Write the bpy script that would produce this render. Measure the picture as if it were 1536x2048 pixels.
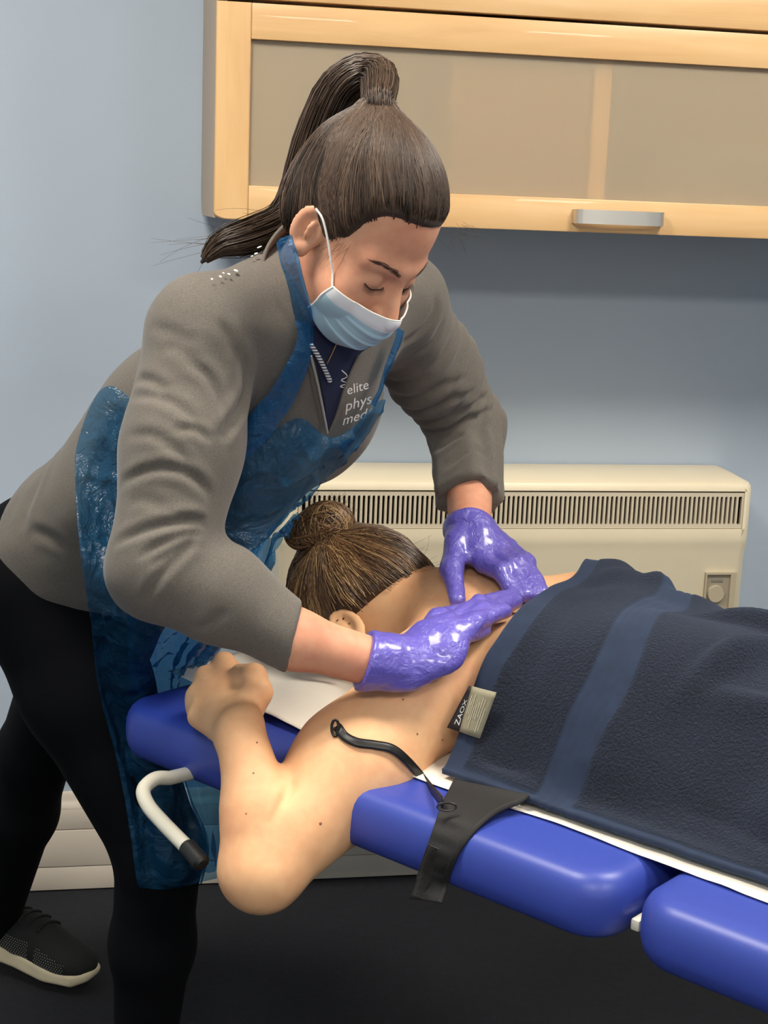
import bpy, bmesh, math, random
import numpy as np
from mathutils import Vector, Matrix, noise as mnoise

random.seed(7); np.random.seed(7)
for o in list(bpy.data.objects): bpy.data.objects.remove(o)
COL = bpy.context.scene.collection
SC = bpy.context.scene

# ------------------------------------------------------------------ camera
FPX = 3000.0
PITCH = math.radians(11.5); ROLL = math.radians(2.2)
CAM = np.array([0, 0, 1.35])
CF = np.array([0, math.cos(PITCH), -math.sin(PITCH)])
_R0 = np.array([1.0, 0, 0]); _U0 = np.array([0, math.sin(PITCH), math.cos(PITCH)])
CR = _R0 * math.cos(ROLL) + _U0 * math.sin(ROLL)
CU = -_R0 * math.sin(ROLL) + _U0 * math.cos(ROLL)
cd = bpy.data.cameras.new('camera'); cam = bpy.data.objects.new('camera', cd); COL.objects.link(cam)
cd.sensor_fit = 'VERTICAL'; cd.sensor_height = 36.0; cd.sensor_width = 27.0
cd.lens = 36.0 * FPX / 2048.0; cd.clip_start = 0.02
cam.matrix_world = Matrix(((CR[0], CU[0], -CF[0], CAM[0]), (CR[1], CU[1], -CF[1], CAM[1]), (CR[2], CU[2], -CF[2], CAM[2]), (0, 0, 0, 1)))
SC.camera = cam

# ------------------------------------------------------------------ light and exposure
SC.view_settings.view_transform = 'Standard'
SC.view_settings.look = 'None'
SC.view_settings.gamma = 1.0
SC.view_settings.use_curve_mapping = False
SC.view_settings.exposure = 0.0
world = bpy.data.worlds.new('world'); SC.world = world; world.use_nodes = True
world.node_tree.nodes['Background'].inputs[0].default_value = (0.8, 0.85, 0.9, 1)
world.node_tree.nodes['Background'].inputs[1].default_value = 0.15
LAMP_STRENGTH = 40.0            # recessed ceiling panels, built below with the room
LAMP_COLOR = (1.0, 0.93, 0.82, 1)

def ray(px, py): return CF + (px - 768) / FPX * CR - (py - 1024) / FPX * CU
def W(px, py, t): return CAM + t * ray(px, py)          # a point seen at px,py, t metres in front of the lens
def G(px, py, z):                                       # a point seen at px,py lying at height z
    d = ray(px, py); return CAM + d * ((z - CAM[2]) / d[2])

# ------------------------------------------------------------------ object helpers
def link(o, parent=None):
    COL.objects.link(o)
    if parent is not None: o.parent = parent
    return o
def tag(o, label=None, cat=None, group=None, kind=None):
    if label: o['label'] = label
    if cat: o['category'] = cat
    if group: o['group'] = group
    if kind: o['kind'] = kind
    return o
def empty(name, loc, label=None, cat=None, group=None):
    o = bpy.data.objects.new(name, None); o.empty_display_size = 0.05
    o.location = loc; COL.objects.link(o)
    bpy.context.view_layer.update()
    return tag(o, label, cat, group)
def put(name, me, mat, parent=None, smooth=False):
    """link mesh (world coordinates) as an object; child keeps world place"""
    if mat is not None:
        me.materials.clear(); 
        for m in (mat if isinstance(mat, (list, tuple)) else [mat]): me.materials.append(m)
    if smooth:
        me.polygons.foreach_set('use_smooth', [True] * len(me.polygons))
    o = bpy.data.objects.new(name, me); COL.objects.link(o)
    if parent is not None:
        o.parent = parent
        if parent.type == 'EMPTY': o.matrix_parent_inverse = Matrix.Translation(-Vector(parent.location))
    return o
def mesh_np(name, V, Fq):
    me = bpy.data.meshes.new(name)
    V = np.asarray(V, dtype=np.float32)
    if isinstance(Fq, np.ndarray):
        n, k = Fq.shape
        me.vertices.add(len(V)); me.vertices.foreach_set('co', V.ravel())
        me.loops.add(n * k); me.loops.foreach_set('vertex_index', Fq.astype(np.int32).ravel())
        me.polygons.add(n); me.polygons.foreach_set('loop_start', np.arange(0, n * k, k, dtype=np.int32))
        me.update(calc_edges=True); me.validate()
    else:
        me.from_pydata([tuple(map(float, v)) for v in V], [], Fq); me.update()
    return me
def bm_mesh(name, bm):
    me = bpy.data.meshes.new(name)
    bmesh.ops.recalc_face_normals(bm, faces=bm.faces[:])
    bm.to_mesh(me); bm.free(); return me
def auto_smooth(me, ang=40):
    me.polygons.foreach_set('use_smooth', [True] * len(me.polygons))
    me.set_sharp_from_angle(angle=math.radians(ang))
def box(M, lo, hi, bevel=0.0, seg=2):
    """bevelled box between local corners lo, hi, placed by the 4x4 matrix M"""
    bm = bmesh.new(); r = bmesh.ops.create_cube(bm, size=1.0)
    for v in bm.verts:
        v.co = Vector([(lo[i] + hi[i]) / 2 + v.co[i] * (hi[i] - lo[i]) for i in range(3)])
    if bevel > 0:
        bmesh.ops.bevel(bm, geom=bm.edges[:], offset=bevel, segments=seg, affect='EDGES', profile=0.5)
    bm.transform(M)
    return bm
def boxobj(name, M, lo, hi, mat, parent=None, bevel=0.0, seg=2):
    me = bm_mesh(name, box(M, lo, hi, bevel, seg))
    o = put(name, me, mat, parent)
    if bevel > 0: auto_smooth(me)
    return o
def grid_mesh(name, P, close_u=False):
    """P: (rows, cols, 3) grid -> quad mesh with a UV map (u across, v along)"""
    P = np.asarray(P, dtype=np.float64); r, c = P.shape[:2]
    V = P.reshape(-1, 3); idx = np.arange(r * c).reshape(r, c)
    if close_u: idx2 = np.concatenate([idx, idx[:, :1]], axis=1)
    else: idx2 = idx
    Fq = np.stack([idx2[:-1, :-1], idx2[:-1, 1:], idx2[1:, 1:], idx2[1:, :-1]], -1).reshape(-1, 4)
    me = bpy.data.meshes.new(name)
    n = len(Fq)
    me.vertices.add(len(V)); me.vertices.foreach_set('co', V.astype(np.float32).ravel())
    me.loops.add(n * 4); me.loops.foreach_set('vertex_index', Fq.astype(np.int32).ravel())
    me.polygons.add(n); me.polygons.foreach_set('loop_start', np.arange(0, n * 4, 4, dtype=np.int32))
    me.update(calc_edges=True)
    if not close_u:
        uu, vv = np.meshgrid(np.linspace(0, 1, c), np.linspace(0, 1, r))
        uv = np.stack([uu, vv], -1).reshape(-1, 2)[Fq.ravel()]
        l = me.uv_layers.new(name='UVMap'); l.data.foreach_set('uv', uv.astype(np.float32).ravel())
    me.polygons.foreach_set('use_smooth', [True] * n)
    return me
def catmull(P, n, axis=0):
    """resample control points P along an axis to n samples (centripetal-free Catmull-Rom)"""
    P = np.moveaxis(np.asarray(P, float), axis, 0); k = len(P)
    x = np.linspace(0, k - 1, n); i = np.minimum(x.astype(int), k - 2); f = x - i
    f = f.reshape((-1,) + (1,) * (P.ndim - 1))
    Pm = np.concatenate([[2 * P[0] - P[1]], P, [2 * P[-1] - P[-2]]])
    a, b, c, d = Pm[i], Pm[i + 1], Pm[i + 2], Pm[i + 3]
    out = 0.5 * (2 * b + (c - a) * f + (2 * a - 5 * b + 4 * c - d) * f ** 2 + (3 * b - a - 3 * c + d) * f ** 3)
    return np.moveaxis(out, 0, axis)
def unit(v): v = np.asarray(v, float); return v / (np.linalg.norm(v) + 1e-12)
def tube_pts(path, rad, sides=10, flat=None, cap=True):
    """swept tube verts/faces; path (n,3), rad scalar or (n,), flat = (axis vector, ratio) squashes the section"""
    path = np.asarray(path, float); n = len(path); rad = np.broadcast_to(np.asarray(rad, float), (n,))
    T = np.gradient(path, axis=0); T /= np.linalg.norm(T, axis=1)[:, None] + 1e-12
    ref = np.array([0.31, 0.12, 0.94]); 
    if flat is not None: ref = unit(flat[0])
    V = []; N = None
    for i in range(n):
        N0 = ref if (N is None or flat is not None) else N
        N = N0 - T[i] * (N0 @ T[i])
        if np.linalg.norm(N) < 1e-5: N = np.cross(T[i], [1, 0, 0.2])
        N = unit(N); B = np.cross(T[i], N)
        a = np.linspace(0, 2 * np.pi, sides, endpoint=False)
        k = flat[1] if flat is not None else 1.0
        V.append(path[i] + rad[i] * (np.cos(a)[:, None] * N * k + np.sin(a)[:, None] * B))
    V = np.concatenate(V); F = []
    for i in range(n - 1):
        for j in range(sides):
            a = i * sides + j; b = i * sides + (j + 1) % sides
            F.append((a, b, b + sides, a + sides))
    if cap:
        F.append(tuple(range(sides - 1, -1, -1))); F.append(tuple(range((n - 1) * sides, n * sides)))
    return V, F
def tube(name, path, rad, mat, parent=None, sides=12, flat=None):
    V, F = tube_pts(path, rad, sides, flat)
    me = mesh_np(name, V, F); o = put(name, me, mat, parent); auto_smooth(me, 50); return o
def join_geo(parts):
    Vs, Fs, n = [], [], 0
    for V, F in parts:
        Vs.append(np.asarray(V)); Fs += [tuple(int(i) + n for i in f) for f in F]; n += len(V)
    return np.concatenate(Vs), Fs

# ------------------------------------------------------------------ materials
def lin(c):
    c = np.asarray(c, float) / 255.0
    return tuple(np.where(c <= 0.04045, c / 12.92, ((c + 0.055) / 1.055) ** 2.4)) + (1.0,)
class NT:
    def __init__(s, name):
        s.m = bpy.data.materials.new(name); s.m.use_nodes = True
        s.t = s.m.node_tree; s.b = s.t.nodes['Principled BSDF']; s.out = s.t.nodes['Material Output']
    def n(s, kind, **kw):
        x = s.t.nodes.new(kind)
        for k, v in kw.items():
            if k.startswith('i_'):
                key = k[2:].replace('_', ' '); x.inputs[key].default_value = v
            else: setattr(x, k, v)
        return x
    def l(s, a, b): s.t.links.new(a, b)
    def coords(s, kind='Object', scale=(1, 1, 1)):
        c = s.n('ShaderNodeTexCoord'); mp = s.n('ShaderNodeMapping'); mp.inputs['Scale'].default_value = scale
        s.l(c.outputs[kind], mp.inputs['Vector']); return mp.outputs[0]
    def noise(s, vec, scale, detail=3, rough=0.5, dist=0.0):
        x = s.n('ShaderNodeTexNoise'); x.inputs['Scale'].default_value = scale; x.inputs['Detail'].default_value = detail
        x.inputs['Roughness'].default_value = rough; x.inputs['Distortion'].default_value = dist
        s.l(vec, x.inputs['Vector']); return x.outputs['Fac']
    def ramp(s, fac, stops):
        r = s.n('ShaderNodeValToRGB'); e = r.color_ramp.elements
        while len(e) < len(stops): e.new(0.5)
        for i, (p, c) in enumerate(stops): e[i].position = p; e[i].color = c
        s.l(fac, r.inputs[0]); return r.outputs[0]
    def bump(s, h, strength, dist=0.001, prev=None):
        b = s.n('ShaderNodeBump'); b.inputs['Strength'].default_value = strength; b.inputs['Distance'].default_value = dist
        s.l(h, b.inputs['Height'])
        if prev is not None: s.l(prev, b.inputs['Normal'])
        return b.outputs[0]
    def set(s, **kw):
        for k, v in kw.items(): s.b.inputs[k.replace('_', ' ')].default_value = v
        return s
def simple(name, rgb, rough=0.5, metal=0.0, var=0.0, scale=30, bump=0.0, bscale=200, **kw):
    t = NT(name); c = lin(rgb); v = t.coords()
    if var > 0:
        f = t.noise(v, scale, 4)
        lo = tuple(max(0, x * (1 - var)) for x in c[:3]) + (1,); hi = tuple(min(1, x * (1 + var)) for x in c[:3]) + (1,)
        t.l(t.ramp(f, [(0.3, lo), (0.7, hi)]), t.b.inputs['Base Color'])
    else: t.b.inputs['Base Color'].default_value = c
    t.set(Roughness=rough, Metallic=metal)
    if bump > 0: t.l(t.bump(t.noise(v, bscale, 3), bump), t.b.inputs['Normal'])
    for k, x in kw.items(): t.b.inputs[k.replace('_', ' ')].default_value = x
    return t.m
def wood(name, axis):
    t = NT(name); sc = [28, 28, 28]; sc[axis] = 2.2
    v = t.coords('Object', tuple(sc)); g = t.noise(v, 1.0, 5, 0.6, 0.6)
    v2 = t.coords('Object', tuple(3 if i != axis else 0.7 for i in range(3))); g2 = t.noise(v2, 3.0, 2, 0.5, 1.0)
    mx = t.n('ShaderNodeMix'); mx.inputs[0].default_value = 0.45; t.l(g, mx.inputs[2]); t.l(g2, mx.inputs[3])
    t.l(t.ramp(mx.outputs[0], [(0.33, lin((196, 153, 102))), (0.5, lin((211, 171, 119))), (0.68, lin((219, 183, 135)))]), t.b.inputs['Base Color'])
    t.set(Roughness=0.38); t.b.inputs['Coat Weight'].default_value = 0.15
    t.l(t.bump(g, 0.08, 0.0006), t.b.inputs['Normal'])
    return t.m
# ------------------------------------------------------------------ the room
A = math.radians(10.5)
WX = np.array([math.cos(A), math.sin(A), 0]); WN = np.array([math.sin(A), -math.cos(A), 0])
PW = G(419, 1762, 0)                                   # foot of the back wall
def RM():                                             # room matrix: x along wall, y out of the wall, z up
    return Matrix(((WX[0], WN[0], 0, PW[0]), (WX[1], WN[1], 0, PW[1]), (0, 0, 1, 0), (0, 0, 0, 1)))
MR = RM()
M_wall = (lambda t: (t.l(t.ramp(t.noise(t.coords(), 2.0, 3), [(0.3, lin((172, 185, 200))), (0.7, lin((177, 190, 205)))]), t.b.inputs['Base Color']),
    t.set(Roughness=0.75), t.l(t.bump(t.noise(t.coords(), 160, 3), 0.12, 0.0008), t.b.inputs['Normal'])) and t.m)(NT('painted_wall'))
M_ceil = simple('ceiling_paint', (236, 234, 228), 0.9, bump=0.05)
M_trim = simple('cream_gloss_paint', (214, 202, 186), 0.35, var=0.03, scale=8)
t = NT('navy_carpet'); v = t.coords()
f1 = t.noise(v, 420, 2); f2 = t.noise(v, 60, 3)
mx = t.n('ShaderNodeMix'); mx.inputs[0].default_value = 0.35; t.l(f1, mx.inputs[2]); t.l(f2, mx.inputs[3])
t.l(t.ramp(mx.outputs[0], [(0.35, lin((8, 10, 16))), (0.6, lin((20, 23, 32))), (0.75, lin((40, 44, 56)))]), t.b.inputs['Base Color'])
t.set(Roughness=0.95); t.l(t.bump(f1, 0.6, 0.003), t.b.inputs['Normal']); M_carpet = t.m

X0, X1, DEP, HT, TH = -1.7, 2.6, 4.6, 2.45, 0.1
def struct(o, label):
    return tag(o, label, kind='structure')
struct(boxobj('floor', MR, (X0 - TH, -TH, -0.08), (X1 + TH, DEP + TH, 0), M_carpet), 'dark navy cut pile carpet floor')
struct(boxobj('ceiling', MR, (X0 - TH, -TH, HT), (X1 + TH, DEP + TH, HT + TH), M_ceil), 'plain white ceiling')
struct(boxobj('wall_back', MR, (X0 - TH, -TH, 0), (X1 + TH, 0, HT), M_wall), 'pale blue painted wall behind the cabinet and heater')
struct(boxobj('wall_left', MR, (X0 - TH, 0, 0), (X0, DEP, HT), M_wall), 'pale blue painted side wall')
struct(boxobj('wall_right', MR, (X1, 0, 0), (X1 + TH, DEP, HT), M_wall), 'pale blue painted side wall')
struct(boxobj('wall_front', MR, (X0 - TH, DEP, 0), (X1 + TH, DEP + TH, HT), M_wall), 'pale blue painted wall behind the viewer')
# skirting: a boxed plinth with two shadow lines and a moulded top
sk = empty('baseboard_back', MR @ Vector((0, 0, 0))); struct(sk, 'tall cream skirting in three bands along the back wall')
def strip(name, y1, z0, z1, bev): boxobj(name, MR, (X0, 0.001, z0), (X1, y1, z1), M_trim, sk, bev)
strip('skirting_board', 0.018, 0.003, 0.051, 0.0012)
strip('skirting_board', 0.019, 0.0525, 0.128, 0.0012)
strip('skirting_board', 0.018, 0.1295, 0.171, 0.0012)
bm = bmesh.new()
prof = [(0.001, 0.1715), (0.0175, 0.1715), (0.017, 0.178), (0.012, 0.183), (0.0095, 0.190), (0.009, 0.197), (0.006, 0.2025), (0.001, 0.203)]
a = [bm.verts.new((X0, y, z)) for y, z in prof]; b = [bm.verts.new((X1, y, z)) for y, z in prof]
for i in range(len(prof) - 1): bm.faces.new((a[i], a[i + 1], b[i + 1], b[i]))
bm.faces.new(a); bm.faces.new(b[::-1]); bm.transform(MR)
me = bm_mesh('moulding', bm); put('moulding', me, M_trim, sk); auto_smooth(me, 50)

# recessed ceiling panels (the room's lamps)
t = NT('lamp_diffuser'); e = t.n('ShaderNodeEmission'); e.inputs[0].default_value = LAMP_COLOR; e.inputs[1].default_value = LAMP_STRENGTH
t.l(e.outputs[0], t.out.inputs['Surface']); M_lamp = t.m
M_white = simple('white_enamel', (232, 232, 228), 0.4)
def ceiling_panel(x, y, sx, sy, label):
    c = MR @ Vector((x, y, HT)); L = empty('ceiling_light', c, label, 'ceiling light', 'recessed ceiling panels')
    z0 = HT - 0.02
    bm = bmesh.new()
    for lo, hi in (((x - sx, y - sy, z0), (x + sx, y - sy + 0.03, HT - .0005)), ((x - sx, y + sy - 0.03, z0), (x + sx, y + sy, HT - .0005)),
                   ((x - sx, y - sy + 0.03, z0), (x - sx + 0.03, y + sy - 0.03, HT - .0005)), ((x + sx - 0.03, y - sy + 0.03, z0), (x + sx, y + sy - 0.03, HT - .0005))):
        q = box(MR, lo, hi); me = bpy.data.meshes.new('x'); q.to_mesh(me); q.free(); bm.from_mesh(me)
    put('frame', bm_mesh('frame', bm), M_white, L)
    boxobj('diffuser', MR, (x - sx + 0.03, y - sy + 0.03, HT - 0.012), (x + sx - 0.03, y + sy - 0.03, HT - 0.004), M_lamp, L)
ceiling_panel(-0.55, 1.35, 0.3, 0.3, 'white ceiling light panel over the left of the back wall')
ceiling_panel(1.10, 1.45, 0.3, 0.3, 'white ceiling light panel over the treatment couch')
ceiling_panel(-0.55, 3.7, 0.3, 0.3, 'white ceiling light panel behind the viewer on the left')
ceiling_panel(1.10, 3.7, 0.3, 0.3, 'white ceiling light panel behind the viewer on the right')

# ------------------------------------------------------------------ wall cabinet with lift-up frosted doors
WH, WV = wood('maple_wood_along', 0), wood('maple_wood_upright', 2)
def wood_obj(name, lo, hi, mat, parent, bev=0.002):
    # keep object coordinates in the room frame so that the grain follows the board
    me = bm_mesh(name, box(Matrix.Identity(4), lo, hi, bev)); me.materials.append(mat)
    o = bpy.data.objects.new(name, me); COL.objects.link(o); o.matrix_world = MR; o.parent = parent
    o.matrix_parent_inverse = Matrix.Translation(-Vector(parent.location)); auto_smooth(me); return o
DEPC = 0.38
cb = empty('wall_cabinet', MR @ Vector((0.6, 0.19, 1.32)), 'long maple wall cabinet with frosted glass lift-up doors above the heater', 'cabinet')
CX0, CX1, CZ0, CZ1 = -0.036, 1.62, 1.3205, 2.06
t = NT('grey_laminate'); t.b.inputs['Base Color'].default_value = lin((186, 164, 140)); t.set(Roughness=0.5); M_lam = t.m
body = empty('carcass', (0, 0, 0)); COL.objects.unlink(body); bpy.data.objects.remove(body)
# side panel with rounded lower back corner
def profile_panel(name, x0, x1, prof, mat, parent):
    bm = bmesh.new(); a = [bm.verts.new((x0, y, z)) for y, z in prof]; b = [bm.verts.new((x1, y, z)) for y, z in prof]
    n = len(prof)
    for i in range(n): bm.faces.new((a[i], a[(i + 1) % n], b[(i + 1) % n], b[i]))
    bm.faces.new(a); bm.faces.new(b[::-1]); bm.transform(MR)
    me = bm_mesh(name, bm); o = put(name, me, mat, parent); auto_smooth(me); return o
arc = [(0.002 + 0.07 * (1 - math.sin(q)), CZ0 + 0.045 * (1 - math.cos(q)) * 1.0) for q in np.linspace(0, math.pi / 2, 9)]
prof = [(DEPC - 0.022, CZ0 + 0.002), (0.072, CZ0 + 0.002)] + arc[1:] + [(0.002, CZ1), (DEPC - 0.022, CZ1)]
profile_panel('side_panel', CX0 + 0.001, CX0 + 0.018, prof, M_lam, cb)
profile_panel('side_panel', CX1 - 0.018, CX1 - 0.001, prof, M_lam, cb)
boxobj('bottom_panel', MR, (CX0 + 0.018, 0.02, CZ0 + 0.004), (CX1 - 0.018, DEPC - 0.022, CZ0 + 0.02), M_lam, cb)
boxobj('shelf', MR, (CX0 + 0.018, 0.012, 1.668), (CX1 - 0.018, DEPC - 0.03, 1.684), M_lam, cb)
boxobj('top_panel', MR, (CX0 + 0.018, 0.012, CZ1 - 0.018), (CX1 - 0.018, DEPC - 0.022, CZ1 - 0.001), M_lam, cb)
boxobj('back_panel', MR, (CX0 + 0.018, 0.003, CZ0 + 0.02), (CX1 - 0.018, 0.010, CZ1 - 0.018), simple('pale_back_board', (205, 196, 178), 0.7), cb)
t = NT('frosted_glass'); t.b.inputs['Base Color'].default_value = lin((232, 216, 190))
t.set(Roughness=0.34); t.b.inputs['Transmission Weight'].default_value = 0.7; t.b.inputs['IOR'].default_value = 1.2
t.l(t.bump(t.noise(t.coords(), 900, 2), 0.05, 0.0005), t.b.inputs['Normal']); M_frost = t.m
M_steel = simple('brushed_steel', (214, 208, 198), 0.42, 1.0, bump=0.04, bscale=500)
def lift_door(z0, z1, handle):
    d = empty('door', MR @ Vector((0.6, DEPC - 0.01, z0))); d.parent = cb; d.matrix_parent_inverse = Matrix.Translation(-Vector(cb.location))
    # parts hang one level below the door frame mesh: the frame itself is the door
    bpy.data.objects.remove(d)
    y0, y1 = DEPC - 0.020, DEPC
    sw, rw = 0.0545, 0.0545
    # stiles and rails: one door frame each, left stile carries a rounded lower corner
    def stile(x0, x1, round_left):
        bm = bmesh.new(); R_ = 0.022
        pr = [(x1, z0), (x1, z1), (x0, z1)]
        if round_left: pr += [(x0 + R_ - R_ * math.cos(q), z0 + R_ * 0.55 - R_ * 0.55 * math.sin(q)) for q in np.linspace(0, math.pi / 2, 7)]
        else: pr += [(x0, z0)]
        a_ = [bm.verts.new((x, y0, z)) for x, z in pr]; b_ = [bm.verts.new((x, y1, z)) for x, z in pr]; n = len(pr)
        for i in range(n): bm.faces.new((a_[i], a_[(i + 1) % n], b_[(i + 1) % n], b_[i]))
        bm.faces.new(a_); bm.faces.new(b_[::-1])
        bmesh.ops.recalc_face_normals(bm, faces=bm.faces[:])
        bmesh.ops.bevel(bm, geom=[e_ for e_ in bm.edges if abs(e_.verts[0].co.y - y1) < 1e-6 and abs(e_.verts[1].co.y - y1) < 1e-6], offset=0.0015, segments=2, affect='EDGES')
        me = bm_mesh('door_stile', bm); me.materials.append(WV); o = bpy.data.objects.new('door_stile', me); COL.objects.link(o)
        o.matrix_world = MR; o.parent = cb; o.matrix_parent_inverse = Matrix.Translation(-Vector(cb.location)); auto_smooth(me); return o
    s1 = stile(CX0, CX0 + sw, handle); s2 = stile(CX1 - sw, CX1, False)
    wood_obj('door_rail', (CX0 + sw + 0.0004, y0, z0), (CX1 - sw - 0.0004, y1, z0 + rw), WH, cb, 0.0015)
    wood_obj('door_rail', (CX0 + sw + 0.0004, y0, z1 - rw), (CX1 - sw - 0.0004, y1, z1), WH, cb, 0.0015)
    boxobj('glass_pane', MR, (CX0 + sw - 0.006, y0 + 0.006, z0 + rw - 0.006), (CX1 - sw + 0.006, y0 + 0.0105, z1 - rw + 0.006), M_frost, cb)
    if handle:
        # bow handle: flat bar standing off on two curved ends
        hx0, hx1, hz0, hz1 = 0.5585, 0.7160, z0 + 0.0145, z0 + 0.0375
        path = [(hx0, 0), (hx0 + 0.001, 0.014), (hx0 + 0.006, 0.022), (hx0 + 0.014, 0.0255), (hx0 + 0.04, 0.0275), ((hx0 + hx1) / 2, 0.0285), (hx1 - 0.04, 0.0275), (hx1 - 0.014, 0.0255), (hx1 - 0.006, 0.022), (hx1 - 0.001, 0.014), (hx1, 0)]
        th = 0.005; P = np.array(path); N = []
        Tn = np.gradient(P, axis=0); Tn /= np.linalg.norm(Tn, axis=1)[:, None]; Nn = np.stack([Tn[:, 1], -Tn[:, 0]], 1)
        bm = bmesh.new(); rings = []
        for i in range(len(P)):
            ii = P[i] + Nn[i] * th
            rings.append([bm.verts.new((P[i][0], y1 + P[i][1], hz0)), bm.verts.new((P[i][0], y1 + P[i][1], hz1)), bm.verts.new((ii[0], y1 + max(ii[1], 0), hz1)), bm.verts.new((ii[0], y1 + max(ii[1], 0), hz0))])
        for i in range(len(rings) - 1):
            for j in range(4): bm.faces.new((rings[i][j], rings[i][(j + 1) % 4], rings[i + 1][(j + 1) % 4], rings[i + 1][j]))
        bm.faces.new(rings[0]); bm.faces.new(rings[-1][::-1]); bm.transform(MR)
        me = bm_mesh('handle', bm); h = put('handle', me, M_steel, cb); auto_smooth(me, 35); h['label'] = 'brushed steel bow handle'
lift_door(CZ0, 1.6545, True)
lift_door(1.6605, CZ1, False)
# what shows dimly through the frosted pane
def inside(name, x0, x1, y0, y1, h, rgb, label):
    o = boxobj(name, MR, (x0, y0, CZ0 + 0.0205), (x1, y1, CZ0 + 0.0205 + h), simple(name + '_card', rgb, 0.6, var=0.05), None, 0.003)
    return tag(o, label, 'box', 'boxes inside the cabinet')
inside('storage_box', 0.35, 0.585, 0.10, 0.352, 0.30, (150, 122, 92), 'tan box dimly seen behind the frosted pane above the handle')
inside('storage_box', 0.592, 0.622, 0.10, 0.354, 0.30, (255, 214, 150), 'thin pale upright board behind the frosted pane')
inside('storage_box', 0.72, 1.02, 0.12, 0.352, 0.13, (86, 90, 92), 'low grey box dimly seen behind the right of the frosted pane')

# ------------------------------------------------------------------ storage heater
M_heat = simple('cream_enamel', (232, 219, 190), 0.38, var=0.02, scale=6)
M_grille = simple('beige_grille_plastic', (205, 193, 170), 0.45)
M_dark = simple('dark_cavity', (30, 24, 20), 0.9)
ht = empty('storage_heater', MR @ Vector((0.563, 0.085, 0.0)), 'cream electric storage heater with a slotted top grille on the back wall', 'heater')
HX0, HX1, HZ0, HZ1, HD = 0.105, 1.0205, 0.205, 0.858, 0.17
GX0, GX1, GZ0, GZ1 = 0.138, 1.0085, 0.7655, 0.8395
# casing: front with an opening for the grille, built as strips along x around a side profile
def casing():
    bm = bmesh.new()
    def ring(x, inset):
        pr = [(0.004, HZ0), (0.150, HZ0), (0.160, HZ0 + 0.02), (0.160, 0.715), (HD - 0.002, 0.735), (HD, 0.750), (HD, 0.846), (HD - 0.004, 0.853), (HD - 0.014, 0.858), (0.05, 0.862), (0.004, 0.862)]
        return [bm.verts.new((x, 0.004 + (y - 0.004) * inset, HZ0 + (z - HZ0) * (1 - (1 - inset) * 0.12))) for y, z in pr]
    xs = [(HX0, 0.90), (HX0 + 0.003, 0.955), (HX0 + 0.009, 0.985), (HX0 + 0.018, 1.0), (HX1 - 0.018, 1.0), (HX1 - 0.009, 0.985), (HX1 - 0.003, 0.955), (HX1, 0.90)]
    rs = [ring(x, k) for x, k in xs]
    for i in range(len(rs) - 1):
        for j in range(len(rs[0])):
            k = (j + 1) % len(rs[0])
            if i == 3 and j == 5: continue            # grille opening, closed by strips below
            bm.faces.new((rs[i][j], rs[i][k], rs[i + 1][k], rs[i + 1][j]))
    bm.faces.new(rs[0]); bm.faces.new(rs[-1][::-1])
    # frame around the opening on plane y = HD
    o = [rs[3][5], rs[3][6], rs[4][6], rs[4][5]]
    inn = [bm.verts.new((x, HD, z)) for x, z in ((GX0, GZ0), (GX0, GZ1), (GX1, GZ1), (GX1, GZ0))]
    dee = [bm.verts.new((x, HD - 0.035, z)) for x, z in ((GX0, GZ0), (GX0, GZ1), (GX1, GZ1), (GX1, GZ0))]
    for i in range(4):
        j = (i + 1) % 4
        bm.faces.new((o[i], o[j], inn[j], inn[i])); bm.faces.new((inn[i], inn[j], dee[j], dee[i]))
    bm.faces.new(dee)
    bm.transform(MR)
    return bm_mesh('casing', bm)
me = casing(); put('casing', me, M_heat, ht); auto_smooth(me, 30)
boxobj('cavity', MR, (GX0 + 0.001, HD - 0.034, GZ0 + 0.001), (GX1 - 0.001, HD - 0.028, GZ1 - 0.001), M_dark, ht)
gx0, gx1 = GX0 + 0.0015, GX1 - 0.0012
sx0, sx1 = gx0 + 0.0065, gx1 - 0.0085
yb, yf = HD - 0.0105, HD - 0.0025
zb0, zb1, zt0, zt1 = GZ0 + 0.001, GZ0 + 0.0085, GZ1 - 0.0105, GZ1 - 0.0030
fr = bmesh.new()
for lo, hi in (((gx0, yb, zb0), (gx1, yf, zb1)), ((gx0, yb, zt0), (gx1, yf, zt1)), ((gx0, yb, zb1), (sx0, yf, zt0)), ((sx1, yb, zb1), (gx1, yf, zt0))):
    q = box(MR, lo, hi); m_ = bpy.data.meshes.new('x'); q.to_mesh(m_); q.free(); fr.from_mesh(m_)
put('grille_frame', bm_mesh('grille_frame', fr), M_grille, ht)
NS = 93; pitch = (sx1 - sx0) / NS; bw = pitch * 0.47
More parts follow.
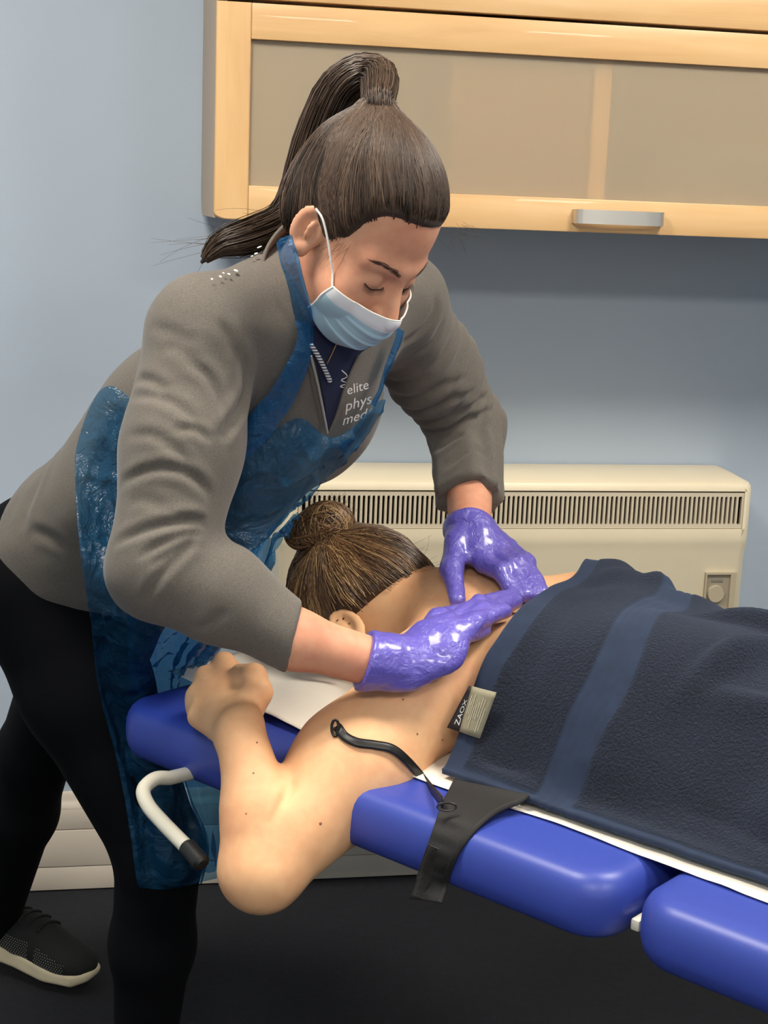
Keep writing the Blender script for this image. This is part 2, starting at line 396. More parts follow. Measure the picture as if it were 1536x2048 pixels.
# one slat with flared ends (the slots between have rounded ends)
bm = bmesh.new(); hl = (zt0 - zb1) / 2; sr = (pitch - bw) / 2
pr = []
for sgn in (1,):
    for q in np.linspace(0, math.pi / 2, 4): pr.append((bw / 2 + sr * (1 - math.cos(q)), hl - sr + sr * math.sin(q)))
right = [(x, -z) for x, z in pr[::-1]] + pr
poly = right + [(-x, z) for x, z in right[::-1]]
a_ = [bm.verts.new((x, 0, z)) for x, z in poly]; b_ = [bm.verts.new((x, yf - yb, z)) for x, z in poly]; n_ = len(poly)
for i in range(n_): bm.faces.new((a_[i], a_[(i + 1) % n_], b_[(i + 1) % n_], b_[i]))
bm.faces.new(b_); bm.faces.new(a_[::-1]); slat_me = bm_mesh('grille_slat', bm); slat_me.materials.append(M_grille)
for i in range(1, NS):
    o = bpy.data.objects.new('grille_slat', slat_me); COL.objects.link(o); o.parent = ht
    o.matrix_parent_inverse = Matrix.Translation(-Vector(ht.location))
    o.matrix_world = MR @ Matrix.Translation((sx0 + pitch * i, yb, (zb1 + zt0) / 2))
# control recess near the right edge: box set into the front with a dial
cx0, cx1, cz0, cz1 = 0.9385, 1.0020, 0.600, 0.678
M_rec = simple('beige_recess', (176, 164, 140), 0.5)
pan = bmesh.new()
for lo, hi in (((cx0, 0.1605, cz1 - 0.004), (cx1, 0.1665, cz1)), ((cx0, 0.1605, cz0), (cx1, 0.1665, cz0 + 0.004)), ((cx0, 0.1605, cz0 + .004), (cx0 + 0.003, 0.1665, cz1 - .004)), ((cx1 - 0.012, 0.1605, cz0 + .004), (cx1, 0.1665, cz1 - .004))):
    q = box(MR, lo, hi); m_ = bpy.data.meshes.new('x'); q.to_mesh(m_); q.free(); pan.from_mesh(m_)
ctl = put('control_panel', bm_mesh('control_panel', pan), M_rec, ht)
boxobj('panel_plate', MR, (cx0 + 0.003, 0.1603, cz0 + 0.004), (cx1 - 0.012, 0.1612, cz1 - 0.004), simple('recess_floor', (150, 140, 122), 0.5), ctl)
boxobj('indicator_window', MR, (cx0 + 0.013, 0.1612, cz1 - 0.020), (cx1 - 0.026, 0.1622, cz1 - 0.013), simple('indicator_grey', (128, 120, 106), 0.4), ctl, 0.0004)
bm = bmesh.new(); bmesh.ops.create_cone(bm, cap_ends=True, segments=28, radius1=0.0175, radius2=0.016, depth=0.006)
bm.transform(MR @ Matrix.Translation((cx0 + 0.024, 0.1642, cz1 - 0.043)) @ Matrix.Rotation(-math.pi / 2, 4, 'X'))
me = bm_mesh('dial', bm); put('dial', me, M_rec, ctl); auto_smooth(me)
# ------------------------------------------------------------------ treatment couch
TU = unit([0.757, -0.653, 0]); TV = np.array([-TU[1], TU[0], 0])     # along (head to foot) and across (away from the viewer)
TO = TU * -1.396 + TV * 1.16
ZT = 0.72
MT = Matrix(((TU[0], TV[0], 0, TO[0]), (TU[1], TV[1], 0, TO[1]), (0, 0, 1, 0), (0, 0, 0, 1)))
def TB(s, w, z): return TO + TU * s + TV * w + np.array([0, 0, z])
t = NT('blue_vinyl'); v = t.coords()
t.b.inputs['Base Color'].default_value = lin((52, 70, 160)); t.set(Roughness=0.42)
t.b.inputs['Coat Weight'].default_value = 0.12; t.b.inputs['Coat Roughness'].default_value = 0.35
t.l(t.bump(t.noise(v, 700, 2), 0.10, 0.0006), t.b.inputs['Normal']); M_vinyl = t.m
M_tube = simple('cream_tube_enamel', (216, 212, 196), 0.3)
M_black = simple('black_rubber', (22, 22, 23), 0.5)
couch = empty('treatment_couch', TB(0.9, 0.34, 0), 'blue vinyl treatment couch with split padded sections and cream frame', 'treatment couch')
TWID = 0.68
def cushion(s0, s1, w0, w1, z0, z1, rc, re):
    """padded block: rounded in plan (rc) and puffed at its edges (re)"""
    bm = bmesh.new(); ring = []
    def outline(inset, z):
        pts = []
        for cx, cy, a0 in ((s1 - rc, w1 - rc, 0), (s0 + rc, w1 - rc, 90), (s0 + rc, w0 + rc, 180), (s1 - rc, w0 + rc, 270)):
            for k in range(9):
                q = math.radians(a0 + k * 90 / 8); pts.append((cx + (rc - inset) * math.cos(q), cy + (rc - inset) * math.sin(q), z))
        return [bm.verts.new(p) for p in pts]
    h = z1 - z0
    for q in np.linspace(-math.pi / 2, math.pi / 2, 13):
        e = re * (1 - math.cos(q) ** 0.8); z = (z0 + z1) / 2 + h / 2 * math.copysign(abs(math.sin(q)) ** 0.8, math.sin(q))
        ring.append(outline(e, z))
    for i in range(len(ring) - 1):
        n = len(ring[i])
        for j in range(n): bm.faces.new((ring[i][j], ring[i][(j + 1) % n], ring[i + 1][(j + 1) % n], ring[i + 1][j]))
    bm.faces.new(ring[0][::-1]); bm.faces.new(ring[-1]); bm.transform(MT)
    return bm_mesh('cushion', bm)
SPLIT = 0.705
for (s0, s1) in ((-0.055, SPLIT - 0.008), (SPLIT + 0.008, 1.95)):
    me = cushion(s0, s1, 0.0, TWID, ZT - 0.072, ZT, 0.050, 0.028)
    o = put('cushion', me, M_vinyl, couch); auto_smooth(me, 60)
    boxobj('base_board', MT, (s0 + 0.05, 0.06, ZT - 0.088), (s1 - 0.05, TWID - 0.06, ZT - 0.073), M_black, couch)
for w in (0.24, TWID - 0.24):
    boxobj('frame_rail', MT, (0.06, w - 0.02, ZT - 0.135), (1.90, w + 0.02, ZT - 0.089), M_tube, couch, 0.004)
boxobj('cross_rail', MT, (SPLIT - 0.012, 0.17, ZT - 0.110), (SPLIT + 0.012, TWID - 0.17, ZT - 0.0885), M_tube, couch, 0.004)
boxobj('hinge', MT, (SPLIT - 0.005, 0.040, ZT - 0.056), (SPLIT + 0.005, 0.085, ZT - 0.044), M_tube, couch, 0.002)
boxobj('column', MT, (1.02, 0.24, 0.07), (1.30, 0.44, ZT - 0.089), M_tube, couch, 0.01)
boxobj('base', MT, (0.82, 0.05, 0.0), (1.75, 0.63, 0.07), M_tube, couch, 0.015)
# bent grab tube below the head end with a black end cap
p0 = W(340, 1556, 1.815); p1 = W(310, 1558, 1.800); p2 = W(287, 1580, 1.78); p3 = W(297, 1612, 1.755); p4 = W(330, 1650, 1.725); p5 = W(384, 1705, 1.68); p6 = W(402, 1726, 1.665)
path = np.concatenate([catmull(np.array([p0, p1, p2, p3, p4]), 24), [p5]])
path = np.concatenate([[p0 + TV * 0.16 - np.array([0, 0, 0.012])], path])
h = tube('grab_tube', path, 0.0088, M_tube, couch, 16)
capd = unit(p6 - p5)
V, F_ = tube_pts([p5 - capd * 0.012, p5 - capd * 0.011, p6, p6 + capd * 0.004], [0.0088, 0.0104, 0.0104, 0.006], 16)
me = mesh_np('end_cap', V, F_); o = put('end_cap', me, M_black, h); auto_smooth(me)
# ------------------------------------------------------------------ implicit-surface modelling (bodies, cloth, hair masses)
f32 = np.float32
def vec(*a): return np.array(a, dtype=f32)
def smin(a, b, k):
    if k <= 0: return np.minimum(a, b)
    h = np.clip(0.5 + 0.5 * (b - a) / k, 0, 1)
    return b + (a - b) * h - k * h * (1 - h)
def smax(a, b, k): return -smin(-a, -b, k)
def cone(p, a, b, r1, r2, axis=None, k=1.0):
    """tapered capsule; with axis, the section is squashed by k along that axis"""
    a = np.asarray(a, f32); b = np.asarray(b, f32); ba = b - a; pa = p - a
    h = np.clip(pa @ ba / (ba @ ba + 1e-12), 0, 1)
    q = pa - h[:, None] * ba
    if axis is not None:
        ax = np.asarray(unit(axis), f32); d = q @ ax; q = q + (d * (1.0 / k - 1.0))[:, None] * ax
        return (np.sqrt((q * q).sum(1)) - (r1 + (r2 - r1) * h)) * min(1.0, k * 0.5 + 0.5)
    return np.sqrt((q * q).sum(1)) - (r1 + (r2 - r1) * h)
def chain(p, pts, rad, k=0.02, axis=None, sq=1.0):
    d = None
    for i in range(len(pts) - 1):
        x = cone(p, pts[i], pts[i + 1], rad[i], rad[i + 1], axis, sq)
        d = x if d is None else smin(d, x, k)
    return d
def ell(p, c, r, M=None):
    """ellipsoid; rows of M are its axes"""
    q = p - np.asarray(c, f32)
    if M is not None: q = q @ np.asarray(M, f32).T
    r = np.asarray(r, f32); k0 = np.sqrt(((q / r) ** 2).sum(1)); k1 = np.sqrt(((q / (r * r)) ** 2).sum(1)) + 1e-9
    return k0 * (k0 - 1.0) / k1
def rbox(p, c, half, rad, M=None):
    q = p - np.asarray(c, f32)
    if M is not None: q = q @ np.asarray(M, f32).T
    q = np.abs(q) - (np.asarray(half, f32) - rad)
    return np.sqrt((np.maximum(q, 0) ** 2).sum(1)) + np.minimum(q.max(1), 0) - rad
def grad(sdf, P, e=0.0015):
    P = P.astype(f32); g = np.empty_like(P)
    for i in range(3):
        d = np.zeros(3, f32); d[i] = e; g[:, i] = sdf(P + d) - sdf(P - d)
    return g / (np.linalg.norm(g, axis=1)[:, None] + 1e-9)
def surface(sdf, lo, hi, h, newton=1, margin=1.5):
    """narrow-band surface nets: returns vertices and quads of the zero level set"""
    lo = np.asarray(lo, float); hi = np.asarray(hi, float); B = 4
    nb = np.ceil((hi - lo) / (h * B)).astype(int); n = nb * B + 1
    ax = [lo[i] + h * B * (np.arange(nb[i]) + 0.5) for i in range(3)]
    cc = np.stack(np.meshgrid(*ax, indexing='ij'), -1).reshape(-1, 3).astype(f32)
    dc = sdf(cc).reshape(nb)
    act = np.abs(dc) < h * B * 0.87 * margin + h
    D = np.where(dc < 0, -1.0, 1.0).astype(f32)
    D = np.repeat(np.repeat(np.repeat(D, B, 0), B, 1), B, 2)
    D = np.pad(D, ((0, 1), (0, 1), (0, 1)), mode='edge')
    m = np.repeat(np.repeat(np.repeat(act, B, 0), B, 1), B, 2)
    mm = np.zeros(n, bool)
    for i in (0, 1):
        for j in (0, 1):
            for k in (0, 1): mm[i:i + m.shape[0], j:j + m.shape[1], k:k + m.shape[2]] |= m
    I = np.argwhere(mm)
    pts = (lo + I * h).astype(f32)
    out = np.empty(len(pts), f32); CH = 400000
    for s in range(0, len(pts), CH): out[s:s + CH] = sdf(pts[s:s + CH])
    D[mm] = out
    S = D < 0
    c = [S[i:n[0] - 1 + i, j:n[1] - 1 + j, k:n[2] - 1 + k] for i in (0, 1) for j in (0, 1) for k in (0, 1)]
    cnt = sum(x.astype(np.int8) for x in c)
    cell = (cnt > 0) & (cnt < 8)
    ci = np.argwhere(cell); vid = -np.ones(cell.shape, np.int32); vid[cell] = np.arange(len(ci))
    corner = np.array([(i, j, k) for i in (0, 1) for j in (0, 1) for k in (0, 1)])
    vals = np.stack([D[ci[:, 0] + a[0], ci[:, 1] + a[1], ci[:, 2] + a[2]] for a in corner], 1)
    acc = np.zeros((len(ci), 3)); num = np.zeros(len(ci))
    for a in range(8):
        for b in range(a + 1, 8):
            if np.abs(corner[a] - corner[b]).sum() != 1: continue
            cr = (vals[:, a] < 0) != (vals[:, b] < 0)
            t_ = np.where(cr, vals[:, a] / np.where(cr, vals[:, a] - vals[:, b], 1), 0)
            acc += np.where(cr[:, None], corner[a] + t_[:, None] * (corner[b] - corner[a]), 0); num += cr
    V = lo + h * (ci + acc / num[:, None])
    Q = []
    for axn in range(3):
        s0 = [slice(None)] * 3; s1 = [slice(None)] * 3; s0[axn] = slice(0, -1); s1[axn] = slice(1, None)
        a_, b_ = S[tuple(s0)], S[tuple(s1)]
        E_ = np.argwhere(a_ != b_); o1, o2 = [x for x in range(3) if x != axn]
        ok = (E_[:, o1] > 0) & (E_[:, o2] > 0) & (E_[:, o1] < n[o1] - 1) & (E_[:, o2] < n[o2] - 1); E_ = E_[ok]
        flip = a_[E_[:, 0], E_[:, 1], E_[:, 2]]
        d1 = np.zeros(3, int); d1[o1] = 1; d2 = np.zeros(3, int); d2[o2] = 1
        ids = [vid[tuple((E_ - x).T)] for x in (0 * d1, d1, d1 + d2, d2)]
        q = np.stack(ids, 1); q[~flip] = q[~flip][:, ::-1]
        if axn == 1: q = q[:, ::-1]
        Q.append(q)
    Q = np.concatenate(Q); Q = Q[(Q >= 0).all(1)]
    for _ in range(newton):
        g = grad(sdf, V, h * 0.5); d = np.clip(sdf(V.astype(f32)), -h, h); V = V - g * d[:, None]
    return V, Q
def smooth_mesh(V, Q, it=1, lam=0.5):
    e = np.concatenate([Q[:, [0, 1]], Q[:, [1, 2]], Q[:, [2, 3]], Q[:, [3, 0]]])
    for _ in range(it):
        s = np.zeros_like(V); c = np.zeros(len(V))
        np.add.at(s, e[:, 0], V[e[:, 1]]); np.add.at(c, e[:, 0], 1)
        np.add.at(s, e[:, 1], V[e[:, 0]]); np.add.at(c, e[:, 1], 1)
        V = V + lam * (s / np.maximum(c, 1)[:, None] - V)
    return V
def body_obj(name, sdf, lo, hi, h, mat, parent, disp=None, smooth=1, newton=1, cut=None):
    V, Q = surface(sdf, lo, hi, h, newton)
    if disp is not None:
        V = V + grad(sdf, V) * disp(V)[:, None]
    if smooth: V = smooth_mesh(V, Q, smooth)
    if cut is not None:
        keep = cut(V); Q = Q[keep[Q].all(1)]
        used = np.zeros(len(V), bool); used[Q] = True; mp = np.cumsum(used) - 1; V = V[used]; Q = mp[Q]
    me = mesh_np(name, V, Q); return put(name, me, mat, parent, smooth=True)
# vectorised value noise for cloth folds
_rng = np.random.RandomState(11); _LAT = _rng.rand(32, 32, 32).astype(f32)
def vnoise(P):
    P = np.asarray(P, float); i = np.floor(P).astype(int); f = P - i; f = f * f * (3 - 2 * f); r = 0
    for a in (0, 1):
        for b in (0, 1):
            for c in (0, 1):
                w = (f[..., 0] if a else 1 - f[..., 0]) * (f[..., 1] if b else 1 - f[..., 1]) * (f[..., 2] if c else 1 - f[..., 2])
                r = r + w * _LAT[(i[..., 0] + a) % 32, (i[..., 1] + b) % 32, (i[..., 2] + c) % 32]
    return r
def sstep(x, a, b):
    t_ = np.clip((x - a) / (b - a), 0, 1); return t_ * t_ * (3 - 2 * t_)
def bounds(pts, pad):
    P = np.array(pts); return P.min(0) - pad, P.max(0) + pad
# ---------------- skin and hair materials
def skin_mat(name, base, red, sss=0.08):
    t = NT(name); v = t.coords()
    f1 = t.noise(v, 14, 3); f2 = t.noise(v, 90, 3)
    mx = t.n('ShaderNodeMix'); mx.inputs[0].default_value = 0.3; t.l(f1, mx.inputs[2]); t.l(f2, mx.inputs[3])
    t.l(t.ramp(mx.outputs[0], [(0.34, lin(red)), (0.6, lin(base))]), t.b.inputs['Base Color'])
    t.set(Roughness=0.55); t.b.inputs['Specular IOR Level'].default_value = 0.35; t.b.inputs['Subsurface Weight'].default_value = sss
    t.b.inputs['Subsurface Radius'].default_value = (0.012, 0.005, 0.003); t.b.inputs['Subsurface Scale'].default_value = 1.0
    t.l(t.bump(t.noise(v, 650, 2), 0.08, 0.0006), t.b.inputs['Normal'])
    return t.m
def hair_mat(name, dark, mid, light, sc=90):
    t = NT(name); a = t.n('ShaderNodeAttribute'); a.attribute_name = 'tone'
    t.l(t.ramp(a.outputs['Fac'], [(0.0, lin(dark)), (0.55, lin(mid)), (1.0, lin(light))]), t.b.inputs['Base Color'])
    t.set(Roughness=0.42); t.b.inputs['Specular IOR Level'].default_value = 0.4
    return t.m
def set_tone(me, tone):
    at = me.attributes.new('tone', 'FLOAT', 'POINT'); at.data.foreach_set('value', np.asarray(tone, np.float32))
def strands_geo(paths, r0, r1, sides=3):
    """paths: (n, k, 3); thin tapered tubes, vectorised -> V, Q"""
    P = np.asarray(paths, float); n, k = P.shape[:2]
    T = np.gradient(P, axis=1); T /= np.linalg.norm(T, axis=2)[..., None] + 1e-12
    ref = np.array([0.3, -0.5, 0.81]); N = ref - T * (T @ ref)[..., None]; N /= np.linalg.norm(N, axis=2)[..., None] + 1e-9
    B = np.cross(T, N); rad = np.linspace(0, 1, k); rad = (r0 + (r1 - r0) * rad)[None, :, None]
    V = []
    for j in range(sides):
        a = 2 * np.pi * j / sides; V.append(P + rad * (np.cos(a) * N + np.sin(a) * B))
    V = np.stack(V, 2)                                   # n,k,sides,3
    idx = np.arange(n * k * sides).reshape(n, k, sides)
    Q = []
    for j in range(sides):
        j2 = (j + 1) % sides
        Q.append(np.stack([idx[:, :-1, j], idx[:, :-1, j2], idx[:, 1:, j2], idx[:, 1:, j]], -1).reshape(-1, 4))
    return V.reshape(-1, 3), np.concatenate(Q)
# ------------------------------------------------------------------ the person lying face down on the couch
def hit(px, py, sdf, t0=1.2, t1=2.8, off=0.0):
    """first point of a surface (grown by off) along the sight line through px,py"""
    d = ray(px, py); L = np.linalg.norm(d); t_ = t0
    for _ in range(200):
        P = CAM + d * t_; s = float(sdf(P[None].astype(f32))[0]) - off
        if s < 0.0004: return P
        t_ += max(s, 0.0005) / L * 0.8
        if t_ > t1: return None
    return CAM + d * t_
def hits(XY, sdf, t0=1.2, t1=2.8, off=0.0):
    """many sight lines at once; rows of nan where nothing is met"""
    XY = np.asarray(XY, float).reshape(-1, 2); d = CF + (XY[:, :1] - 768) / FPX * CR - (XY[:, 1:] - 1024) / FPX * CU
    L = np.linalg.norm(d, axis=1); t_ = np.full(len(XY), t0); live = np.ones(len(XY), bool)
    for _ in range(160):
        i = np.where(live)[0]
        if not len(i): break
        s = sdf((CAM + d[i] * t_[i, None]).astype(f32)) - off
        t_[i] += np.where(s < 0.0004, 0, np.maximum(s, 0.0005) / L[i] * 0.8); live[i] = (s >= 0.0004) & (t_[i] < t1)
    P = CAM + d * t_[:, None]; P[t_ >= t1] = np.nan; return P
ez = np.array([0, 0, 1.0])
SJ = TB(0.322, 0.175, 0.786); EL = W(520, 1738, 1.655); WR = G(480, 1462, 0.762)
SJ2 = TB(0.322, 0.520, 0.803); EL2 = TB(0.16, 0.72, 0.75); WR2 = TB(0.02, 0.60, 0.76)
HC = TB(0.085, 0.330, 0.822)
HM = np.stack([TU, TV, ez])                       # head axes: along couch, across, up
armax = unit(np.cross(EL - SJ, [0.2, -0.9, 0.3]))
def p_head(p):
    d = ell(p, HC, (0.108, 0.074, 0.090), HM)
    d = smin(d, ell(p, HC + TU * 0.035 - ez * 0.035, (0.075, 0.062, 0.065), HM), 0.03)      # jaw and face below
    d = smin(d, ell(p, HC + TU * 0.02 - ez * 0.094, (0.016, 0.012, 0.014), HM), 0.012)      # nose in the face opening
    return d
ekn = [G(392, 1428, 0.752), G(391, 1388, 0.766), G(408, 1350, 0.784), G(444, 1322, 0.800)]  # knuckles, little finger to index
ekn = [np.asarray(k) for k in ekn]
def p_hand(p):
    kc = sum(ekn) / 4; hd = unit(kc - WR); lat = unit(ekn[3] - ekn[0]); dor = unit(np.cross(hd, lat))
    if dor[2] < 0: dor = -dor
    d = cone(p, WR + (kc - WR) * 0.1, kc - hd * 0.012 - dor * 0.016, 0.031, 0.041, dor, 0.62)
    for i, k in enumerate(ekn):
        L = (0.030, 0.036, 0.038, 0.036)[i]; r = (0.0105, 0.012, 0.0125, 0.0125)[i]
        b0 = WR + (k - WR) * 0.45 - dor * 0.010
        a = k + hd * 0.020 - dor * L * 0.90                    # first joint folds down over the front
        c = a - hd * 0.026 - dor * 0.006
        f = c - hd * 0.012 + dor * 0.013
        d = smin(d, cone(p, b0, k - dor * 0.004, r, r * 1.08), 0.012)
        g = smin(cone(p, k - dor * 0.004, a, r * 1.06, r), smin(cone(p, a, c, r, r * 0.92), cone(p, c, f, r * 0.92, r * 0.85), 0.003), 0.004)
        d = smin(d, g, 0.005)
    th0 = WR + hd * 0.022 + lat * 0.026 - dor * 0.010; th1 = W(516, 1385, 1.742); th2 = W(508, 1352, 1.757); th3 = W(480, 1345, 1.785)
    d = smin(d, smin(smin(cone(p, th0, th1, 0.020, 0.0165), cone(p, th1, th2, 0.0165, 0.0145), 0.006), cone(p, th2, th3, 0.0145, 0.011), 0.006), 0.012)
    return d
def p_arm(p):
    m1 = SJ + (EL - SJ) * 0.45
    d = chain(p, [SJ, m1, EL], [0.062, 0.069, 0.046], 0.03)
    fa = EL + (WR - EL) * 0.35 + np.array([0.0085, 0, 0.003])
    d = smin(d, chain(p, [EL + np.array([0.004, 0, 0.0]), fa, WR], [0.0465, 0.0385, 0.0275], 0.03), 0.013)
    return d
def p_torso(p):
    d = ell(p, TB(0.45, 0.35, 0.795), (0.20, 0.170, 0.090), HM)
    d = smin(d, ell(p, TB(0.66, 0.35, 0.790), (0.22, 0.140, 0.080), HM), 0.06)
    d = smin(d, ell(p, TB(0.92, 0.35, 0.805), (0.17, 0.180, 0.100), HM), 0.06)
    for s_, w_ in ((0.43, 0.235), (0.43, 0.465)):                                             # shoulder blades
        d = smin(d, ell(p, TB(s_, w_, 0.820), (0.075, 0.052, 0.055), HM), 0.05)
    d = smin(d, chain(p, [TB(0.245, 0.342, 0.820), SJ + np.array([0, 0, 0.006])], [0.060, 0.056], 0.02), 0.06)
    d = smin(d, chain(p, [TB(0.245, 0.358, 0.822), SJ2 + np.array([0, 0, 0.004])], [0.060, 0.060], 0.02), 0.06)
    d = smin(d, chain(p, [TB(0.30, 0.35, 0.815), TB(0.14, 0.335, 0.815)], [0.066, 0.055], 0.02), 0.04)
    d = smin(d, chain(p, [SJ2, EL2, WR2], [0.062, 0.046, 0.03], 0.02), 0.04)
    for w_ in (0.26, 0.44):
        d = smin(d, chain(p, [TB(0.95, w_, 0.80), TB(1.36, w_, 0.785), TB(1.74, w_, 0.765)], [0.085, 0.058, 0.038], 0.03), 0.05)
    return d
EARP = TB(0.132, 0.243, 0.812)
def ear(p, c, up, back, out, s=1.0):
    M = np.stack([unit(up), unit(back), unit(out)])
    d = ell(p, c, (0.032 * s, 0.019 * s, 0.007 * s), M)
    bowl = ell(p, c + M[2] * 0.006 * s + M[0] * 0.003 * s - M[1] * 0.002 * s, (0.022 * s, 0.011 * s, 0.0065 * s), M)
    d = smax(d, -bowl, 0.004 * s)
    d = smin(d, ell(p, c + M[2] * 0.003 * s - M[1] * 0.004 * s + M[0] * 0.002 * s, (0.013 * s, 0.0035 * s, 0.004 * s), M), 0.004 * s)
    d = smin(d, ell(p, c - M[0] * 0.027 * s - M[1] * 0.004 * s, (0.009 * s, 0.009 * s, 0.006 * s), M), 0.005 * s)
    return d
eup = unit(-TU + ez * 0.35); eout = unit(-TV + ez * 0.25); eback = unit(np.cross(eout, eup))
if eback[2] < 0: eback = -eback
def p_body(p):
    d = smin(p_torso(p), p_arm(p), 0.045)
    d = smin(d, p_hand(p), 0.014)
    d = smin(d, p_head(p), 0.035)
    d = smin(d, ear(p, EARP + eout * 0.004, eup, eback, unit(eout + eback * 0.5)), 0.004)
    return d
patient = empty('person', TB(0.75, 0.35, ZT), 'person lying face down on the couch, bare back, brown hair in a bun', 'person')
M_skin1 = skin_mat('skin_warm', (233, 184, 138), (224, 164, 122), 0.10)
P_LO, P_HI = bounds([TB(-0.05, 0.2, 0.70), TB(0.1, 0.5, 0.95), EL + [0, -0.06, -0.06], WR + [-0.1, 0, 0], TB(1.2, 0.1, 0.7), TB(1.2, 0.6, 0.9), EL2], 0.06)
P_HI[0] = min(P_HI[0], 1.5)
P_LO[2] = 0.54
def p_crease(V):
    P = [hit(x, y, p_body) for x, y in catmull(np.array([(582, 1568), (574, 1588), (562, 1612), (549, 1636), (538, 1654)], float), 12)]
    P = np.array([q for q in P if q is not None]); out = np.zeros(len(V)); near = np.abs(V - P.mean(0)).max(1) < 0.1
    d = np.full(near.sum(), 9.0); h = np.zeros(near.sum())
    for k in range(len(P) - 1):
        ba = P[k + 1] - P[k]; t_ = np.clip(((V[near] - P[k]) @ ba) / (ba @ ba), 0, 1); x = np.linalg.norm(V[near] - P[k] - t_[:, None] * ba, axis=1); m = x < d; d[m] = x[m]; h[m] = (k + t_[m]) / (len(P) - 1)
    out[near] = -0.0050 * np.exp(-(d / 0.0045) ** 2) * np.clip((1 - h) * 2, 0, 1); return out
patient_body = body_obj('body', p_body, P_LO, P_HI, 0.0042, M_skin1, patient, smooth=1, disp=p_crease, cut=lambda V: ((V - TO) @ TU) < 1.18)

# moles
M_mole = simple('mole_brown', (140, 92, 66), 0.6)
for (x, y, r) in ((641, 1647, 0.0017), (514, 1485, 0.0012), (507, 1546, 0.0011), (835, 1468, 0.0012), (885, 1480, 0.0012), (806, 1399, 0.0012), (492, 1627, 0.0009)):
    q = hit(x, y, p_body)
    if q is None: continue
    bm = bmesh.new(); bmesh.ops.create_icosphere(bm, subdivisions=2, radius=r)
    nrm = grad(p_body, q[None])[0]; R_ = Vector(nrm).to_track_quat('Z', 'Y').to_matrix().to_4x4()
    bm.transform(Matrix.Translation(q) @ R_ @ Matrix.Diagonal((1, 1, 0.3, 1))); me = bm_mesh('mole', bm); put('mole', me, M_mole, patient, smooth=True)

# hair of the lying person
M_hair1 = hair_mat('brown_blonde_hair', (44, 31, 22), (112, 82, 56), (206, 170, 118))
TIE1 = W(668, 1098, 2.035)
hpl_n = unit(TU * 0.80 - ez * 0.62 - TV * 0.12); hpl_c = TB(0.150, 0.262, 0.842)
def p_hair0(p):
    return smin(ell(p, HC - TU * 0.004, (0.120, 0.084, 0.103), HM), cone(p, HC - TU * 0.06 + ez * 0.05, TIE1, 0.040, 0.013), 0.030)
def p_hair(p):
    return smax(p_hair0(p), (p - hpl_c.astype(f32)) @ hpl_n.astype(f32), 0.020)
lo, hi = bounds([HC], 0.17)
Vc, Qc = surface(p_hair, lo, hi, 0.004)
rs = np.random.RandomState(3)
def project(paths, sdf, off, it=3):
    P = paths.reshape(-1, 3)
    for _ in range(it):
        d = sdf(P.astype(f32)) - off; P = P - grad(sdf, P) * d[:, None]
    return P.reshape(paths.shape)
out1 = np.abs(p_hair0(Vc.astype(f32))) < 0.004; Vo = Vc[out1]
roots = Vo[rs.choice(len(Vo), 3000)]
edge = Vo[np.abs((Vo - hpl_c) @ hpl_n + 0.010) < 0.012]
roots = np.concatenate([roots, edge[rs.choice(len(edge), 2600)] + rs.randn(2600, 3) * 0.004])
roots = roots[((roots @ ez) > 0.755) & (np.linalg.norm(roots - EARP, axis=1) > 0.027)]
tt = np.linspace(0, 1, 15)[None, :, None]
end = TIE1 + rs.randn(len(roots), 3) * 0.006
paths = roots[:, None] * (1 - tt) + end[:, None] * tt
off = (0.0005 + 0.0028 * rs.rand(len(roots)))[:, None] * np.ones((1, 15))
off = off - 0.010 * np.clip(1 - np.linspace(0, 1, 15) / 0.16, 0, 1)[None] * (rs.rand(len(roots)) < 0.6)[:, None]
paths = project(paths, p_hair0, off.ravel())
paths[:, -1] = end; 
wob = (vnoise(paths * 40) - 0.5)[..., None] * 0.004; paths = paths + wob * np.array([1, 1, 1])
Vs, Qs = strands_geo(paths, 0.0007, 0.0006)
side = ((roots - HC) @ (-TV)) / 0.08 + ((HC - roots) @ TU) / 0.12
tone_r = np.clip(0.38 + 0.30 * (vnoise(roots * 70) - 0.5) * 2 + 0.22 * rs.randn(len(roots)) + 0.16 * np.clip(side, -1, 2), 0, 1)
tone_s = np.repeat(tone_r, 15 * 3)
V = np.concatenate([Vc, Vs]); Q = np.concatenate([Qc, Qs + len(Vc)])
me = mesh_np('hair', V, Q); set_tone(me, np.concatenate([np.full(len(Vc), 0.16), tone_s])); hair1 = put('hair', me, M_hair1, patient, smooth=True)
hair1['label'] = 'brown hair with blonde streaks swept up to a bun'
